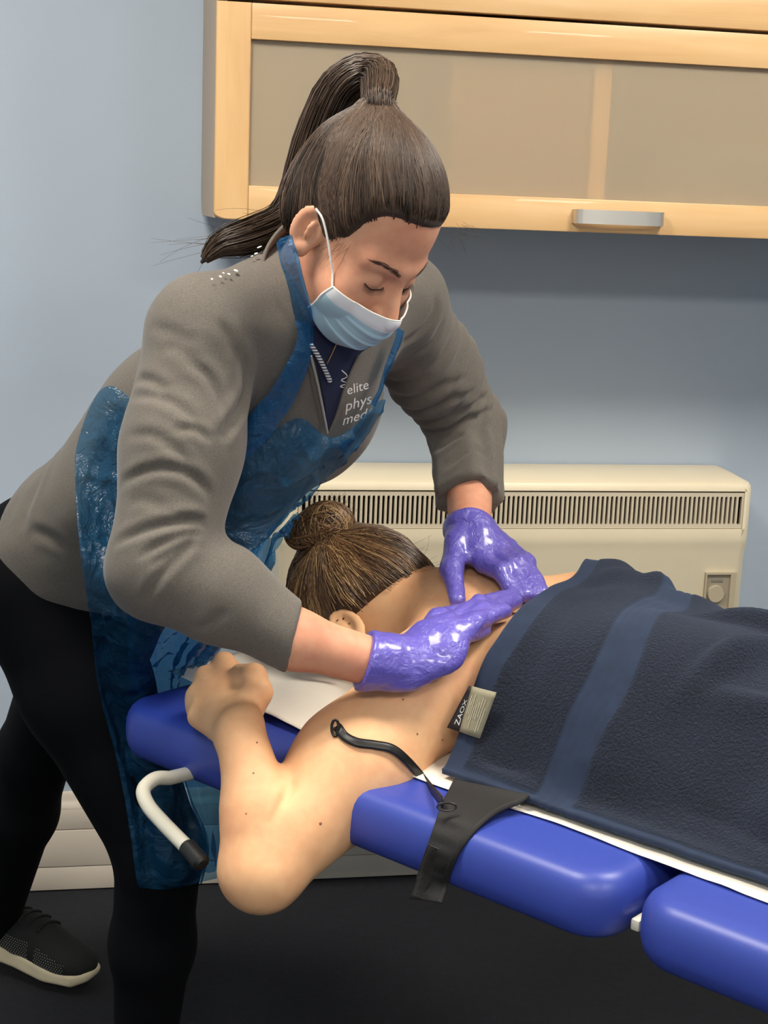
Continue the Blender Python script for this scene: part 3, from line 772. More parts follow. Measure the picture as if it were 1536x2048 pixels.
# bun: lobes wrapped in coiled locks
BC = W(655, 1046, 2.04); BL = W(604, 1068, 2.05)
camr, camu, camf = CR, CU, CF
def p_bun(p):
    d = ell(p, BC, (0.036, 0.028, 0.032), np.stack([camr, camu, camf]))
    d = smin(d, ell(p, BL, (0.022, 0.020, 0.024), np.stack([camr, camu, camf])), 0.018)
    return smin(d, cone(p, TIE1 - camu * 0.004, W(655, 1075, 2.04), 0.013, 0.018), 0.008)
lo, hi = bounds([BC, BL, TIE1], 0.06); Vb, Qb = surface(p_bun, lo, hi, 0.003)
loops = []
for k in range(650):
    a0 = rs.rand() * 2 * np.pi; arc_ = 1.2 + rs.rand() * 2.6; c = BC if rs.rand() < 0.72 else BL; R_ = 0.05
    tilt = unit(camf + 0.5 * rs.randn(3)) ; e1 = unit(np.cross(tilt, camu)); e2 = np.cross(tilt, e1)
    aa = a0 + np.linspace(0, arc_, 15); rr = R_ * (0.55 + 0.45 * rs.rand()) * (1 - 0.25 * np.linspace(0, 1, 15))
    loops.append(c + np.cos(aa)[:, None] * rr[:, None] * e1 + np.sin(aa)[:, None] * rr[:, None] * e2 - tilt * (0.03 * (rs.rand() - 0.2)))
loops = project(np.array(loops), p_bun, (0.0004 + 0.0022 * np.repeat(rs.rand(len(loops)), 15)), 4)
V2, Q2 = strands_geo(loops, 0.0008, 0.0006)
tb = np.repeat(np.clip(0.52 + 0.24 * rs.randn(len(loops)), 0, 1), 45)
me = mesh_np('hair_bun', np.concatenate([Vb, V2]), np.concatenate([Qb, Q2 + len(Vb)])); set_tone(me, np.concatenate([np.full(len(Vb), 0.22), tb]))
bun = put('hair_bun', me, M_hair1, patient, smooth=True); bun['label'] = 'loose brown bun of coiled hair'
q = np.linspace(0, 2 * np.pi, 25); tc = W(668, 1092, 2.035); ta = unit(camu + 0.15 * camr); e1 = unit(np.cross(ta, camf)); e2 = np.cross(ta, e1)
ringp = tc + np.cos(q)[:, None] * e1 * 0.0215 + np.sin(q)[:, None] * e2 * 0.0215
tube('hair_tie', ringp, 0.0022, simple('tan_elastic', (196, 140, 104), 0.6), bun, 8)
# flyaway hairs
fl = []
for k in range(90):
    if k < 40: a = hit(700 + rs.rand() * 185, 1090 + rs.rand() * 60, p_hair); v = unit(camr * (0.6 + 0.5 * rs.rand()) + camu * (0.3 + rs.randn() * 0.35) - camf * 0.1) * (0.02 + 0.03 * rs.rand())
    else: a = BC + unit(camr * rs.randn() + camu * (0.4 + rs.rand()) + 0.3 * rs.randn() * camf) * 0.034; v = unit((a - BC) + 0.5 * rs.randn(3) * 0.03) * (0.006 + 0.012 * rs.rand())
    if a is None: continue
    s_ = np.linspace(0, 1, 8)[:, None]; side = np.cross(unit(v), camf) * rs.randn() * 0.012
    fl.append(a + v * s_ + side * s_ * s_)
V3, Q3 = strands_geo(np.array(fl), 0.00022, 0.00012); me = mesh_np('flyaway_hair', V3, Q3); set_tone(me, np.full(len(V3), 0.4)); o = put('flyaway_hair', me, M_hair1, hair1, smooth=True); o['kind'] = 'stuff'
# ------------------------------------------------------------------ paper roll, towel, bra
def st(P): return float((P - TO) @ TU), float((P - TO) @ TV)
def fill_top(S, Wd, sdf, z0, z1, off):
    """height of the highest surface over each (s, w); marches straight down"""
    n = S.size; base = TO + S.reshape(-1, 1) * TU + Wd.reshape(-1, 1) * TV
    z = np.full(n, z1); done = np.zeros(n, bool)
    for _ in range(60):
        P = base.copy(); P[:, 2] = z; live = ~done
        if not live.any(): break
        d = sdf(P[live].astype(f32)) - off
        zz = z[live] - np.maximum(d, 0.0006) * (d > 0.0004); z[live] = zz
        dn = np.zeros(n, bool); dn[np.where(live)[0]] = (d <= 0.0004) | (zz < z0); done |= dn
    return np.maximum(z, z0).reshape(S.shape)
def blur(Z, it, ky=1.0, kx=1.0):
    for _ in range(it):
        Y = np.pad(Z, 1, mode='edge')
        Z = Z + 0.25 * (ky * (Y[2:, 1:-1] + Y[:-2, 1:-1] - 2 * Z) * 0.5 + kx * (Y[1:-1, 2:] + Y[1:-1, :-2] - 2 * Z) * 0.5)
    return Z
def drape(Z, ds, dw, ms, mw):
    """cloth stays above the body and never falls away steeper than the given slopes"""
    for _ in range(200):
        Z0 = Z.copy()
        Z[1:] = np.maximum(Z[1:], Z[:-1] - ms * ds); Z[:-1] = np.maximum(Z[:-1], Z[1:] - ms * ds)
        Z[:, 1:] = np.maximum(Z[:, 1:], Z[:, :-1] - mw * dw); Z[:, :-1] = np.maximum(Z[:, :-1], Z[:, 1:] - mw * dw)
        if np.abs(Z - Z0).max() < 1e-5: break
    return Z
# ---- couch paper
M_paper = simple('white_paper', (240, 232, 218), 0.85, bump=0.25, bscale=60)
t = NT('couch_paper_mat'); v = t.coords(); t.b.inputs['Base Color'].default_value = lin((240, 233, 220)); t.set(Roughness=0.85)
t.l(t.bump(t.noise(v, 35, 3, 0.6, 0.8), 0.25, 0.004), t.b.inputs['Normal']); M_paper = t.m
ns, nw = 220, 70
sv = np.linspace(-0.060, 1.90, ns)[:, None] * np.ones((1, nw)); fr_ = np.linspace(0, 1, nw)[None]
w0 = 0.082 + 0.012 * (vnoise(np.stack([sv[:, 0] * 7, sv[:, 0] * 0, sv[:, 0] * 0 + 3], -1)) - 0.5) + 0.02 * sstep(sv[:, 0], 0.30, 0.0)
wv = w0[:, None] * (1 - fr_) + 0.60 * fr_
Z = np.full(sv.shape, ZT + 0.0022)
Z += 0.007 * sstep(sv, 0.30, 0.12) * vnoise(np.stack([sv * 9, wv * 9, sv * 0], -1)) 
Z += 0.016 * np.exp(-((sv - 0.13) / 0.06) ** 2 - ((wv - 0.17) / 0.07) ** 2)               # lifted over the face rest
Z += 0.010 * sstep(sv, 0.03, -0.075) * (0.4 + vnoise(np.stack([wv * 22, sv * 5, sv * 0 + 9], -1)))
Z += 0.0015 * vnoise(np.stack([sv * 40, wv * 40, sv * 0 + 5], -1))
P = TO + sv[..., None] * TU + wv[..., None] * TV; P[..., 2] = Z
me = grid_mesh('couch_paper', P); paper = put('couch_paper', me, M_paper)
sol = paper.modifiers.new('thickness', 'SOLIDIFY'); sol.thickness = 0.0006; sol.offset = 1
tag(paper, 'long white sheet of paper covering the top of the couch', 'paper sheet')

# ---- navy towel
hem_px = [(905, 1530), (930, 1450), (962, 1368), (1000, 1290), (1040, 1232), (1080, 1200), (1150, 1163), (1258, 1137)]
hem_sw = []
for x, y in hem_px:
    q = hit(x, y, p_body, off=0.008)
    if q is None or q[2] < 0.73: q = G(x, y, 0.735)
    hem_sw.append(st(q))
hem_sw = np.array(sorted(hem_sw, key=lambda a: a[1]))
TW0, TW1, TLEN = 0.098, 0.70, 0.95
nw, ns = 200, 300
wl = np.linspace(TW0, TW1, nw)
sh = np.interp(wl, hem_sw[:, 1], hem_sw[:, 0]); k_ = np.ones(21) / 21; sh = np.convolve(np.pad(sh, 10, mode='edge'), k_, 'valid')
dist = np.linspace(0, TLEN, ns)[:, None]
Sg = sh[None] + dist; Wg = np.broadcast_to(wl[None], Sg.shape).copy()
Wg = Wg + 0.012 * (vnoise(np.stack([Sg * 5, Sg * 0, Sg * 0 + 2.5], -1)) - 0.5) * sstep(Wg, 0.2, TW0)
Zt = fill_top(Sg, Wg, p_body, ZT + 0.009, 1.05, 0.010)
over = sstep(Wg, TWID - 0.02, TWID + 0.03)
Zt = drape(Zt, TLEN / ns, (TW1 - TW0) / nw, 0.55, 1.15)
Zt = blur(Zt, 60)
Zt = ZT + 0.009 + (Zt - ZT - 0.009) * sstep(Wg, TW0 - 0.005, TW0 + 0.075)
Zt = Zt + 0.034 * np.exp(-((Sg - 0.535) / 0.06) ** 2 - ((Wg - 0.555) / 0.085) ** 2) - 0.006 * np.exp(-((Sg - 0.45) / 0.03) ** 2 - ((Wg - 0.58) / 0.08) ** 2)
# soft folds
q3 = lambda a, b, c: vnoise(np.stack([a, b, c + 0 * a], -1))
fold = (q3(Sg * 9 + Wg * 5, Wg * 5 - Sg * 4, 1.0) - 0.5) * 0.034 + (q3(Sg * 20, Wg * 13, 4.0) - 0.5) * 0.012
rid = np.exp(-((Sg - 0.66 - 0.28 * (Wg - 0.30) + 0.4 * (Wg - 0.3) ** 2) / 0.014) ** 2) * sstep(Wg, 0.18, 0.30) * sstep(Wg, 0.55, 0.42) * 0.010
rid += np.exp(-((Wg - 0.40 - 0.35 * (Sg - 0.60)) / 0.015) ** 2) * sstep(Sg, 0.52, 0.62) * 0.012
rid += np.exp(-((Sg - 0.44) / 0.012 + (Wg - 0.5) * 3) ** 2) * sstep(Wg, 0.44, 0.52) * 0.012
rid += np.exp(-((Wg - 0.22 - 0.25 * (Sg - 0.6)) / 0.014) ** 2) * sstep(Sg, 0.60, 0.75) * 0.008
amp = sstep(Zt, ZT + 0.012, ZT + 0.04) * sstep(dist + 0 * Sg, 0.0, 0.06)
Zt = Zt + fold * amp + 1.7 * rid * sstep(dist + 0 * Sg, 0.02, 0.08)
Zt = np.maximum(Zt, ZT + 0.0085 + 0.002 * q3(Sg * 30, Wg * 10, 7.0))
pile_on = sstep(dist, 0.022, 0.026) * (1 - sstep(dist, 0.118, 0.122) * (1 - sstep(dist, 0.166, 0.170))) + 0 * Sg
pile_on = pile_on * sstep(Wg, TW0 + 0.011, TW0 + 0.015)
rib = sum(np.exp(-((dist - c) / 0.0035) ** 2) for c in (0.128, 0.1395, 0.1505, 0.161)) + 0 * Sg
Zt = Zt + 0.0022 * pile_on + 0.0014 * rib
Pt = TO + Sg[..., None] * TU + Wg[..., None] * TV; Pt[..., 2] = Zt
t = NT('navy_terry'); at = t.n('ShaderNodeAttribute'); at.attribute_name = 'pile'; v = t.coords()
fn = t.noise(v, 330, 3, 0.6); fn2 = t.noise(v, 60, 3)
c1 = t.ramp(fn, [(0.25, lin((5, 9, 18))), (0.55, lin((12, 20, 36))), (0.8, lin((25, 37, 58)))])
c2 = t.ramp(fn2, [(0.3, lin((23, 35, 56))), (0.7, lin((29, 43, 66)))])
mx = t.n('ShaderNodeMix', data_type='RGBA'); t.l(at.outputs['Fac'], mx.inputs[0]); t.l(c2, mx.inputs[6]); t.l(c1, mx.inputs[7])
t.l(mx.outputs[2], t.b.inputs['Base Color']); t.set(Roughness=0.95)
t.b.inputs['Sheen Weight'].default_value = 0.2; t.b.inputs['Sheen Roughness'].default_value = 0.5; t.b.inputs['Sheen Tint'].default_value = lin((120, 150, 200))
mb = t.n('ShaderNodeMath', operation='MULTIPLY'); t.l(fn, mb.inputs[0]); t.l(at.outputs['Fac'], mb.inputs[1])
t.l(t.bump(mb.outputs[0], 0.9, 0.004, t.bump(t.noise(v, 900, 2), 0.15, 0.001)), t.b.inputs['Normal']); M_towel = t.m
me = grid_mesh('navy_towel', Pt); a_ = me.attributes.new('pile', 'FLOAT', 'POINT'); a_.data.foreach_set('value', pile_on.ravel().astype(np.float32))
towel = put('navy_towel', me, M_towel); tag(towel, 'thick navy terry towel with a ribbed band draped over the lying person', 'towel')
sol = towel.modifiers.new('thickness', 'SOLIDIFY'); sol.thickness = 0.006; sol.offset = -1
# terry pile: countless short fibres
rs = np.random.RandomState(5); NF = 110000
ii = rs.rand(NF) ** 1.25 * (ns - 2) * 0.62; jj = rs.rand(NF) * (nw - 2); i0 = ii.astype(int); j0 = jj.astype(int); fi = (ii - i0)[:, None]; fj = (jj - j0)[:, None]
Pf = Pt[i0, j0] * (1 - fi) * (1 - fj) + Pt[i0 + 1, j0] * fi * (1 - fj) + Pt[i0, j0 + 1] * (1 - fi) * fj + Pt[i0 + 1, j0 + 1] * fi * fj
okp = pile_on[i0, j0] > 0.5; Pf = Pf[okp]; i0 = i0[okp]; j0 = j0[okp]
dS = Pt[i0 + 1, j0] - Pt[i0, j0]; dW = Pt[i0, j0 + 1] - Pt[i0, j0]; Nf = np.cross(dS, dW); Nf /= np.linalg.norm(Nf, axis=1)[:, None]; Nf *= np.sign(Nf[:, 2:3])
lean = np.stack([vnoise(Pf * 60), vnoise(Pf * 60 + 9), vnoise(Pf * 60 + 17)], 1) - 0.5
dirv = Nf + 1.6 * lean + 0.7 * rs.randn(len(Pf), 3); dirv /= np.linalg.norm(dirv, axis=1)[:, None]
sd = np.cross(dirv, rs.randn(len(Pf), 3)); sd /= np.linalg.norm(sd, axis=1)[:, None]
Lf = (0.0026 + 0.002 * rs.rand(len(Pf)))[:, None]
Vf = np.stack([Pf - sd * 0.0005, Pf + sd * 0.0005, Pf + dirv * Lf], 1).reshape(-1, 3)
me = mesh_np('terry_pile', Vf, np.arange(len(Vf)).reshape(-1, 3)); o = put('terry_pile', me, None, towel)
t = NT('terry_fibre'); v = t.coords(); t.l(t.ramp(t.noise(v, 200, 2), [(0.3, lin((6, 11, 22))), (0.7, lin((18, 28, 47)))]), t.b.inputs['Base Color']); t.set(Roughness=0.9); me.materials.append(t.m)
tag(o, kind='stuff')
# sewn-in care label folded at the hem: black brand tab and grey care tab
M_tagk = simple('label_black', (34, 26, 30), 0.6); M_tagg = simple('label_grey', (142, 136, 112), 0.7, var=0.08, scale=90); M_tagw = simple('label_print', (224, 222, 216), 0.6); M_tagp = simple('label_pale_print', (182, 176, 154), 0.7)
def quadsheet(name, c4, n, m, mat, parent, thick=0.0008, bow=0.0):
    a, b, c, d = c4; uu, vv = np.meshgrid(np.linspace(0, 1, n), np.linspace(0, 1, m))
    Pq = (1 - vv)[..., None] * ((1 - uu)[..., None] * a + uu[..., None] * b) + vv[..., None] * ((1 - uu)[..., None] * d + uu[..., None] * c)
    nn = unit(np.cross(b - a, d - a)); nn = nn if nn @ (CAM - a) > 0 else -nn
    Pq = Pq + nn * (bow * np.sin(np.pi * uu) )[..., None]
    me = grid_mesh(name, Pq); o = put(name, me, mat, parent); s_ = o.modifiers.new('thickness', 'SOLIDIFY'); s_.thickness = thick; s_.offset = 0; return o, nn
def hp(x, y, off, t_=None): 
    q = hit(x, y, lambda p: p_body(p), off=off); return q if q is not None else W(x, y, 1.68)
g4 = [hp(944, 1372, 0.026), hp(993, 1385, 0.036), hp(960, 1477, 0.040), hp(919, 1463, 0.028)]
k4 = [hp(938, 1372, 0.024), hp(945, 1373, 0.0255), hp(920, 1464, 0.027), hp(894, 1455, 0.016)]
tb_, n1 = quadsheet('care_label', g4, 8, 8, M_tagg, towel, 0.0008, 0.003); tb_['label'] = 'grey care label with pale print'
kb_, n2 = quadsheet('brand_tab', k4, 6, 8, M_tagk, towel, 0.0008, 0.0); kb_['label'] = 'black label tab with white lettering'
def on4(c4, u_, v_, nn, e): a, b, c, d = c4; return (1 - v_) * ((1 - u_) * a + u_ * b) + v_ * ((1 - u_) * d + u_ * c) + nn * e
parts = []
rr = random.Random(4)
for k in range(9):                                              # columns of small print
    u0 = 0.14 + 0.085 * k; v0 = 0.12 + 0.3 * rr.random(); v1 = 0.55 + 0.38 * rr.random()
    e = 0.0016 + 0.003 * math.sin(math.pi * (u0 + 0.015))
    c = [on4(g4, u0, v0, n1, e), on4(g4, u0 + 0.03, v0, n1, e), on4(g4, u0 + 0.03, v1, n1, e), on4(g4, u0, v1, n1, e)]; parts.append((np.array(c), [(0, 1, 2, 3)]))
V, F_ = join_geo(parts); put('printed_lines', mesh_np('printed_lines', V, F_), M_tagp, tb_)
# lettering on the black tab
crv = bpy.data.curves.new('lettering', 'FONT'); crv.body = 'ZAOX'; crv.align_x = 'CENTER'; crv.align_y = 'CENTER'; crv.size = 1.0
tmp = bpy.data.objects.new('tmp', crv); COL.objects.link(tmp); bpy.context.view_layer.update()
tm = bpy.data.meshes.new_from_object(tmp.evaluated_get(bpy.context.evaluated_depsgraph_get())); bpy.data.objects.remove(tmp)
co = np.array([v_.co[:] for v_ in tm.vertices]); xr = co[:, 0].min(), co[:, 0].max(); yr = co[:, 1].min(), co[:, 1].max()
uu = (co[:, 1] - yr[0]) / (yr[1] - yr[0]); vv = (co[:, 0] - xr[0]) / (xr[1] - xr[0])
NV = np.array([on4(k4, 0.40 + 0.42 * (1 - a), 0.30 + 0.58 * (1 - b), n2, 0.0009) for a, b in zip(uu, vv)])
tm.vertices.foreach_set('co', NV.astype(np.float32).ravel()); tm.update(); put('lettering', tm, M_tagw, kb_)

# ---- black bra: strap round the arm, band hanging over the couch edge
M_bra = simple('black_fabric', (25, 23, 23), 0.7, bump=0.3, bscale=260); M_braS = simple('black_satin_strap', (22, 21, 22), 0.38); M_brag = simple('grip_silicone', (44, 42, 41), 0.35, bump=0.5, bscale=500)
def PLW(px, py, w):
    d = ray(px, py); P0 = TO + TV * w; return CAM + d * (((P0 - CAM) @ TV) / (d @ TV))
def ribbon(name, path, width, mat, parent, nrm_fn, n=60, thick=0.0012):
    Pp = catmull(np.array(path), n); T = np.gradient(Pp, axis=0); T /= np.linalg.norm(T, axis=1)[:, None]
    N_ = nrm_fn(Pp); B = np.cross(T, N_); B /= np.linalg.norm(B, axis=1)[:, None]
    wd = np.broadcast_to(np.asarray(width, float), (n,))[:, None]
    g = np.stack([Pp - B * wd / 2, Pp - B * wd / 6 + N_ * 0.0003, Pp + B * wd / 6 + N_ * 0.0003, Pp + B * wd / 2], 1)
    me = grid_mesh(name, g); o = put(name, me, mat, parent); s_ = o.modifiers.new('thickness', 'SOLIDIFY'); s_.thickness = thick; s_.offset = 0; return o
def couch_sdf(p): return rbox(p, TB(0.321, TWID / 2, ZT - 0.036), (0.376, TWID / 2, 0.036), 0.034, np.stack([TU, TV, ez]))
def oc(x, y, off):
    q = hit(x, y, couch_sdf, off=off); return q if q is not None else PLW(x, y, -0.004 - off * 0.5)
bra_rows = [[oc(905, 1556, 0.016), oc(1062, 1588, 0.020)], [oc(893, 1580, 0.011), oc(1043, 1604, 0.014)], [oc(882, 1604, 0.008), oc(1003, 1618, 0.010)],
    [oc(873, 1632, 0.006), oc(965, 1645, 0.007)], [oc(864, 1660, 0.004), oc(938, 1674, 0.005)], [oc(854, 1690, 0.004), oc(916, 1704, 0.004)],
    [oc(843, 1720, 0.004), oc(902, 1736, 0.004)], [oc(830, 1758, 0.005), oc(894, 1768, 0.005)], [PLW(815, 1801, -0.008), PLW(880, 1811, -0.008)]]
rows = []
for l_, r_ in bra_rows: rows.append([l_ + (r_ - l_) * k for k in np.linspace(0, 1, 6)])
Pb = catmull(catmull(np.array(rows), 60, 0), 30, 1)
for _ in range(3):
    fb = Pb.reshape(-1, 3); fb = fb + grad(couch_sdf, fb) * np.clip(0.0035 - couch_sdf(fb.astype(f32)), 0, 0.02)[:, None]; Pb = fb.reshape(Pb.shape)
Pb = np.stack([blur(Pb[..., k], 10) for k in range(3)], -1)
nb_ = unit(CAM - Pb[30, 15]); Pb = Pb + nb_ * ((vnoise(np.stack([Pb[..., 0] * 25, Pb[..., 1] * 25, Pb[..., 2] * 130], -1)) - 0.5) * 0.004)[..., None]
bra = put('bra', grid_mesh('bra', Pb), M_bra, patient); s_ = bra.modifiers.new('thickness', 'SOLIDIFY'); s_.thickness = 0.002; s_.offset = 0
bra['label'] = 'unfastened black bra hanging over the couch edge'
edge_ = [Pb[i, -1] + nb_ * 0.0012 for i in range(0, 60, 4)] + [Pb[-1, -1] + nb_ * 0.0012]
ribbon('elastic_edge', edge_, 0.006, M_bra, bra, lambda q: np.broadcast_to(nb_, q.shape))
grip = [Pb[i, 9] + nb_ * 0.0022 for i in range(37, 60, 3)]
ribbon('grip_strip', grip, 0.016, M_brag, bra, lambda q: np.broadcast_to(nb_, q.shape))
sp = [(676, 1455, 0.004), (690, 1473, 0.003), (715, 1485, 0.003), (750, 1490, 0.003), (785, 1498, 0.0045), (815, 1522, 0.004), (845, 1556, 0.004), (868, 1588, 0.006)]
spp = []
back_ = hit(678, 1452, p_body, off=0.004)
for x, y, o_ in sp:
    q = hit(x, y, p_body, off=o_)
    spp.append(q if q is not None else (spp[-1] if spp else W(x, y, 1.75)))
spp.append(G(886, 1606, 0.734))
sp0 = [spp[0] + CF * 0.035 + CR * 0.012 + CU * 0.012, spp[0] + CF * 0.012 - CR * 0.002]
allp = sp0 + spp
strap = ribbon('strap', allp, 0.0105, M_braS, bra, lambda q: grad(p_body, q), 90)
ringc = G(893, 1612, 0.735); tube('slider_ring', [ringc + CR * 0.010 * math.cos(a) + CU * 0.004 * math.sin(a) - CF * 0.004 for a in np.linspace(0, 2 * math.pi, 17)], 0.0012, M_braS, bra, 6)
tube('slider_ring', [spp[0] + CR * 0.004 * math.cos(a) - CR * 0.003 + CU * 0.009 * math.sin(a) - CF * 0.003 for a in np.linspace(0, 2 * math.pi, 17)], 0.0018, M_braS, bra, 6)
# ------------------------------------------------------------------ the standing person leaning over the couch
ther = empty('person', W(190, 1090, 2.05) * np.array([1, 1, 0]), 'person in grey jacket, blue apron, mask and violet gloves leaning over the couch', 'person')
SR, ER, WRr = W(404, 672, 1.715), W(322, 1136, 1.660), W(792, 1338, 1.700)
FR = W(588, 1278, 1.672)
SL, ELl, WRl = W(790, 610, 1.95), W(934, 855, 2.12), W(941, 1078, 1.945)
PC = W(202, 1082, 2.06)
MS = (SR + SL) / 2
el = unit(SL - SR); es = unit(MS - PC); es = unit(es - el * (es @ el)); ef = np.cross(el, es)      # left, spine up, front
BM = np.stack([el, es, ef])
CC = MS - es * 0.115 + ef * 0.015
HCt = W(730, 441, 1.70)
_f = unit([0.572, -0.476, -0.669]); _u = unit(np.array([0.515, -0.428, 0.743]) - _f * (np.array([0.515, -0.428, 0.743]) @ _f)); _l = np.cross(_u, _f)
_ro = math.radians(1); hl = _l * math.cos(_ro) - _u * math.sin(_ro); hu = _u * math.cos(_ro) + _l * math.sin(_ro); hf = _f
HMt = np.stack([hl, hf, hu])
HS = 0.93
def L2W(x, y, z): return HCt + (hl * x + hf * y + hu * z) * HS
def toL(p): return ((p - HCt.astype(f32)) @ HMt.T.astype(f32)) / f32(HS)
NBs = MS + es * 0.045 - ef * 0.015                                                              # neck base
def head_l(q):
    d = ell(q, (0, -0.012, 0.030), (0.076, 0.098, 0.086))
    d = smin(d, ell(q, (0, 0.032, -0.040), (0.061, 0.062, 0.084)), 0.03)
    d = smin(d, ell(q, (0, 0.045, -0.085), (0.047, 0.044, 0.038)), 0.03)
    d = smin(d, ell(q, (0, 0.078, -0.108), (0.019, 0.016, 0.017)), 0.02)
    for s in (-1, 1):
        d = smin(d, ell(q, (s * 0.042, 0.062, -0.055), (0.022, 0.020, 0.022)), 0.03)
        d = smin(d, cone(q, (s * 0.012, 0.0860, 0.000), (s * 0.046, 0.0690, 0.001), 0.0055, 0.005), 0.020)
    d = smin(d, cone(q, (0, 0.084, -0.010), (0, 0.112, -0.056), 0.0075, 0.0105), 0.014)
    for s in (-1, 1):
        d = smin(d, ell(q, (s * 0.010, 0.100, -0.058), (0.0075, 0.009, 0.0065)), 0.006)
        d = smax(d, -ell(q, (s * 0.031, 0.0965, -0.021), (0.019, 0.013, 0.0125)), 0.014)
        d = smin(d, ell(q, (s * 0.031, 0.0745, -0.0225), (0.0145, 0.0135, 0.0125)), 0.004)
        d = smin(d, cone(q, (s * 0.0185, 0.0865, -0.0290), (s * 0.0440, 0.0780, -0.0275), 0.0022, 0.0022), 0.003)   # lid edge
    d = smin(d, ell(q, (0, 0.090, -0.085), (0.021, 0.008, 0.008)), 0.012)
    return d
def t_head(p):
    q = toL(p); d = head_l(q)
    for s in (-1, 1):
        d = smin(d, ear(q, np.array([s * 0.0755, -0.010, -0.026]), np.array([0, -0.12, 1.0]), np.array([0, -1.0, -0.1]), unit([s * 1.0, 0.42, 0.0]), 1.02), 0.005)
    return d * f32(HS)
def t_neck(p): return cone(p, L2W(0, -0.012, -0.070), NBs, 0.050, 0.058)
# ---- hands
def finger(p, a, b, r0, r1, lift, up):
    m = a + (b - a) * 0.48 + up * lift
    return smin(cone(p, a, m, r0, (r0 + r1) / 2), cone(p, m, b, (r0 + r1) / 2, r1), 0.006)
upn = np.array([0.0, -0.15, 1.0])
def hb(x, y, off, dt=0.0):
    q = hit(x, y, p_body, off=off); return q if q is not None else W(x, y, 1.9)
R_m = [hb(900, 1248, 0.026), hb(908, 1267, 0.030), hb(900, 1290, 0.030), hb(884, 1312, 0.026)]           # index .. little
R_t = [hb(1026, 1192, 0.012), hb(1030, 1202, 0.013), hb(1008, 1222, 0.013), hb(968, 1260, 0.012)]
R_th = [W(830, 1300, 1.735), hb(880, 1240, 0.014), hb(935, 1220, 0.010)]
L_m = [W(968, 1128, 1.900), W(988, 1112, 1.918), W(1004, 1100, 1.935), W(1016, 1096, 1.952)]
L_t = [hb(1030, 1193, 0.009), hb(1050, 1190, 0.010), hb(1070, 1189, 0.010), hb(1086, 1188, 0.010)]
L_th = [W(915, 1085, 1.925), W(903, 1140, 1.890), hb(915, 1200, 0.010)]
def glove_sdf(wr, arm, m, tp, th, cl=0.046):
    def f(p):
        c = sum(m) / 4; lat = unit(m[3] - m[0]); fd = unit(c - wr); nn = unit(np.cross(fd, lat)); nn = nn if nn[2] > 0 else -nn
        d = cone(p, wr + fd * 0.012, c - fd * 0.020, 0.031, 0.041, nn, 0.50)
        for i in range(4):
            r = (0.0098, 0.0102, 0.0098, 0.0088)[i]
            d = smin(d, cone(p, wr + (m[i] - wr) * 0.35, m[i], 0.013, r * 1.12), 0.014)
            d = smin(d, finger(p, m[i], tp[i], r * 1.22, r * 0.98, 0.011, nn), 0.004)
        d = smin(d, smin(cone(p, th[0], th[1], 0.0175, 0.0135), cone(p, th[1], th[2], 0.0135, 0.0100), 0.008), 0.012)
        ad = unit(arm - wr)
        cuff = cone(p, wr + fd * 0.012, wr + ad * cl, 0.0315, 0.0355)
        d = smin(d, cuff, 0.012)
        return d
    return f
gR = glove_sdf(WRr, FR, R_m, R_t, R_th, 0.036); gL = glove_sdf(WRl, ELl, L_m, L_t, L_th, 0.020)
# ---- skin body: head, neck, trunk and arms under the clothes
def t_arms(p):
    d = chain(p, [SR, ER, FR, WRr], [0.045, 0.038, 0.031, 0.0265], 0.02)
    return np.minimum(d, chain(p, [SL, ELl, WRl], [0.045, 0.038, 0.0265], 0.02))
def t_core(p):
    d = ell(p, CC - ef * 0.01, (0.13, 0.16, 0.085), BM)
    return smin(d, ell(p, PC, (0.13, 0.12, 0.09), BM), 0.10)
def t_body(p):
    d = smin(t_core(p), t_arms(p), 0.03)
    d = smin(d, t_neck(p), 0.03); return smin(d, t_head(p), 0.020)
M_skin2 = skin_mat('skin_light', (216, 160, 128), (204, 138, 110), 0.10)
lo, hi = bounds([SR, ER, WRr, SL, ELl, WRl, PC, HCt], 0.13)
Vb, Qb = surface(t_body, lo, hi, 0.0034)
Vb = smooth_mesh(Vb, Qb, 1, 0.35)
me = mesh_np('body', Vb, Qb); t_bodyo = put('body', me, M_skin2, ther, smooth=True)
# ---- jacket
def jk_torso(p):
    d = ell(p, CC, (0.160, 0.185, 0.110), BM)
    for s in (-1, 1): d = smin(d, ell(p, CC + el * s * 0.072 + ef * 0.058 - es * 0.035, (0.064, 0.070, 0.050), BM), 0.07)
    d = smin(d, ell(p, PC + es * 0.135 + ef * 0.005, (0.135, 0.15, 0.100), BM), 0.08)
    d = smin(d, ell(p, PC - es * 0.005 - ef * 0.004, (0.165, 0.120, 0.116), BM), 0.07)
    d = smin(d, ell(p, W(340, 815, 1.92), (0.10, 0.11, 0.070), BM), 0.05)
    d = smin(d, ell(p, W(425, 985, 1.90), (0.10, 0.12, 0.085), BM), 0.06)
    d = smin(d, chain(p, [NBs - es * 0.03, SR + es * 0.008], [0.066, 0.060], 0.02), 0.05)
    d = smin(d, chain(p, [NBs - es * 0.03, SL + es * 0.008], [0.066, 0.060], 0.02), 0.05)
    return d
cR = FR; cL = ELl + (WRl - ELl) * 0.655
def jk_armR(p):
    d = chain(p, [SR, SR + (ER - SR) * 0.5, ER], [0.066, 0.064, 0.057], 0.03)
    return smin(d, chain(p, [ER, ER + (WRr - ER) * 0.25, cR], [0.057, 0.053, 0.0385], 0.02), 0.02)
def jk_armL(p):
    d = chain(p, [SL, SL + (ELl - SL) * 0.5, ELl], [0.064, 0.058, 0.051], 0.03)
    return smin(d, chain(p, [ELl, cL], [0.051, 0.044], 0.02), 0.02)
def along(p, a, b):
    ba = b - a; return ((p - a) @ ba) / (ba @ ba)
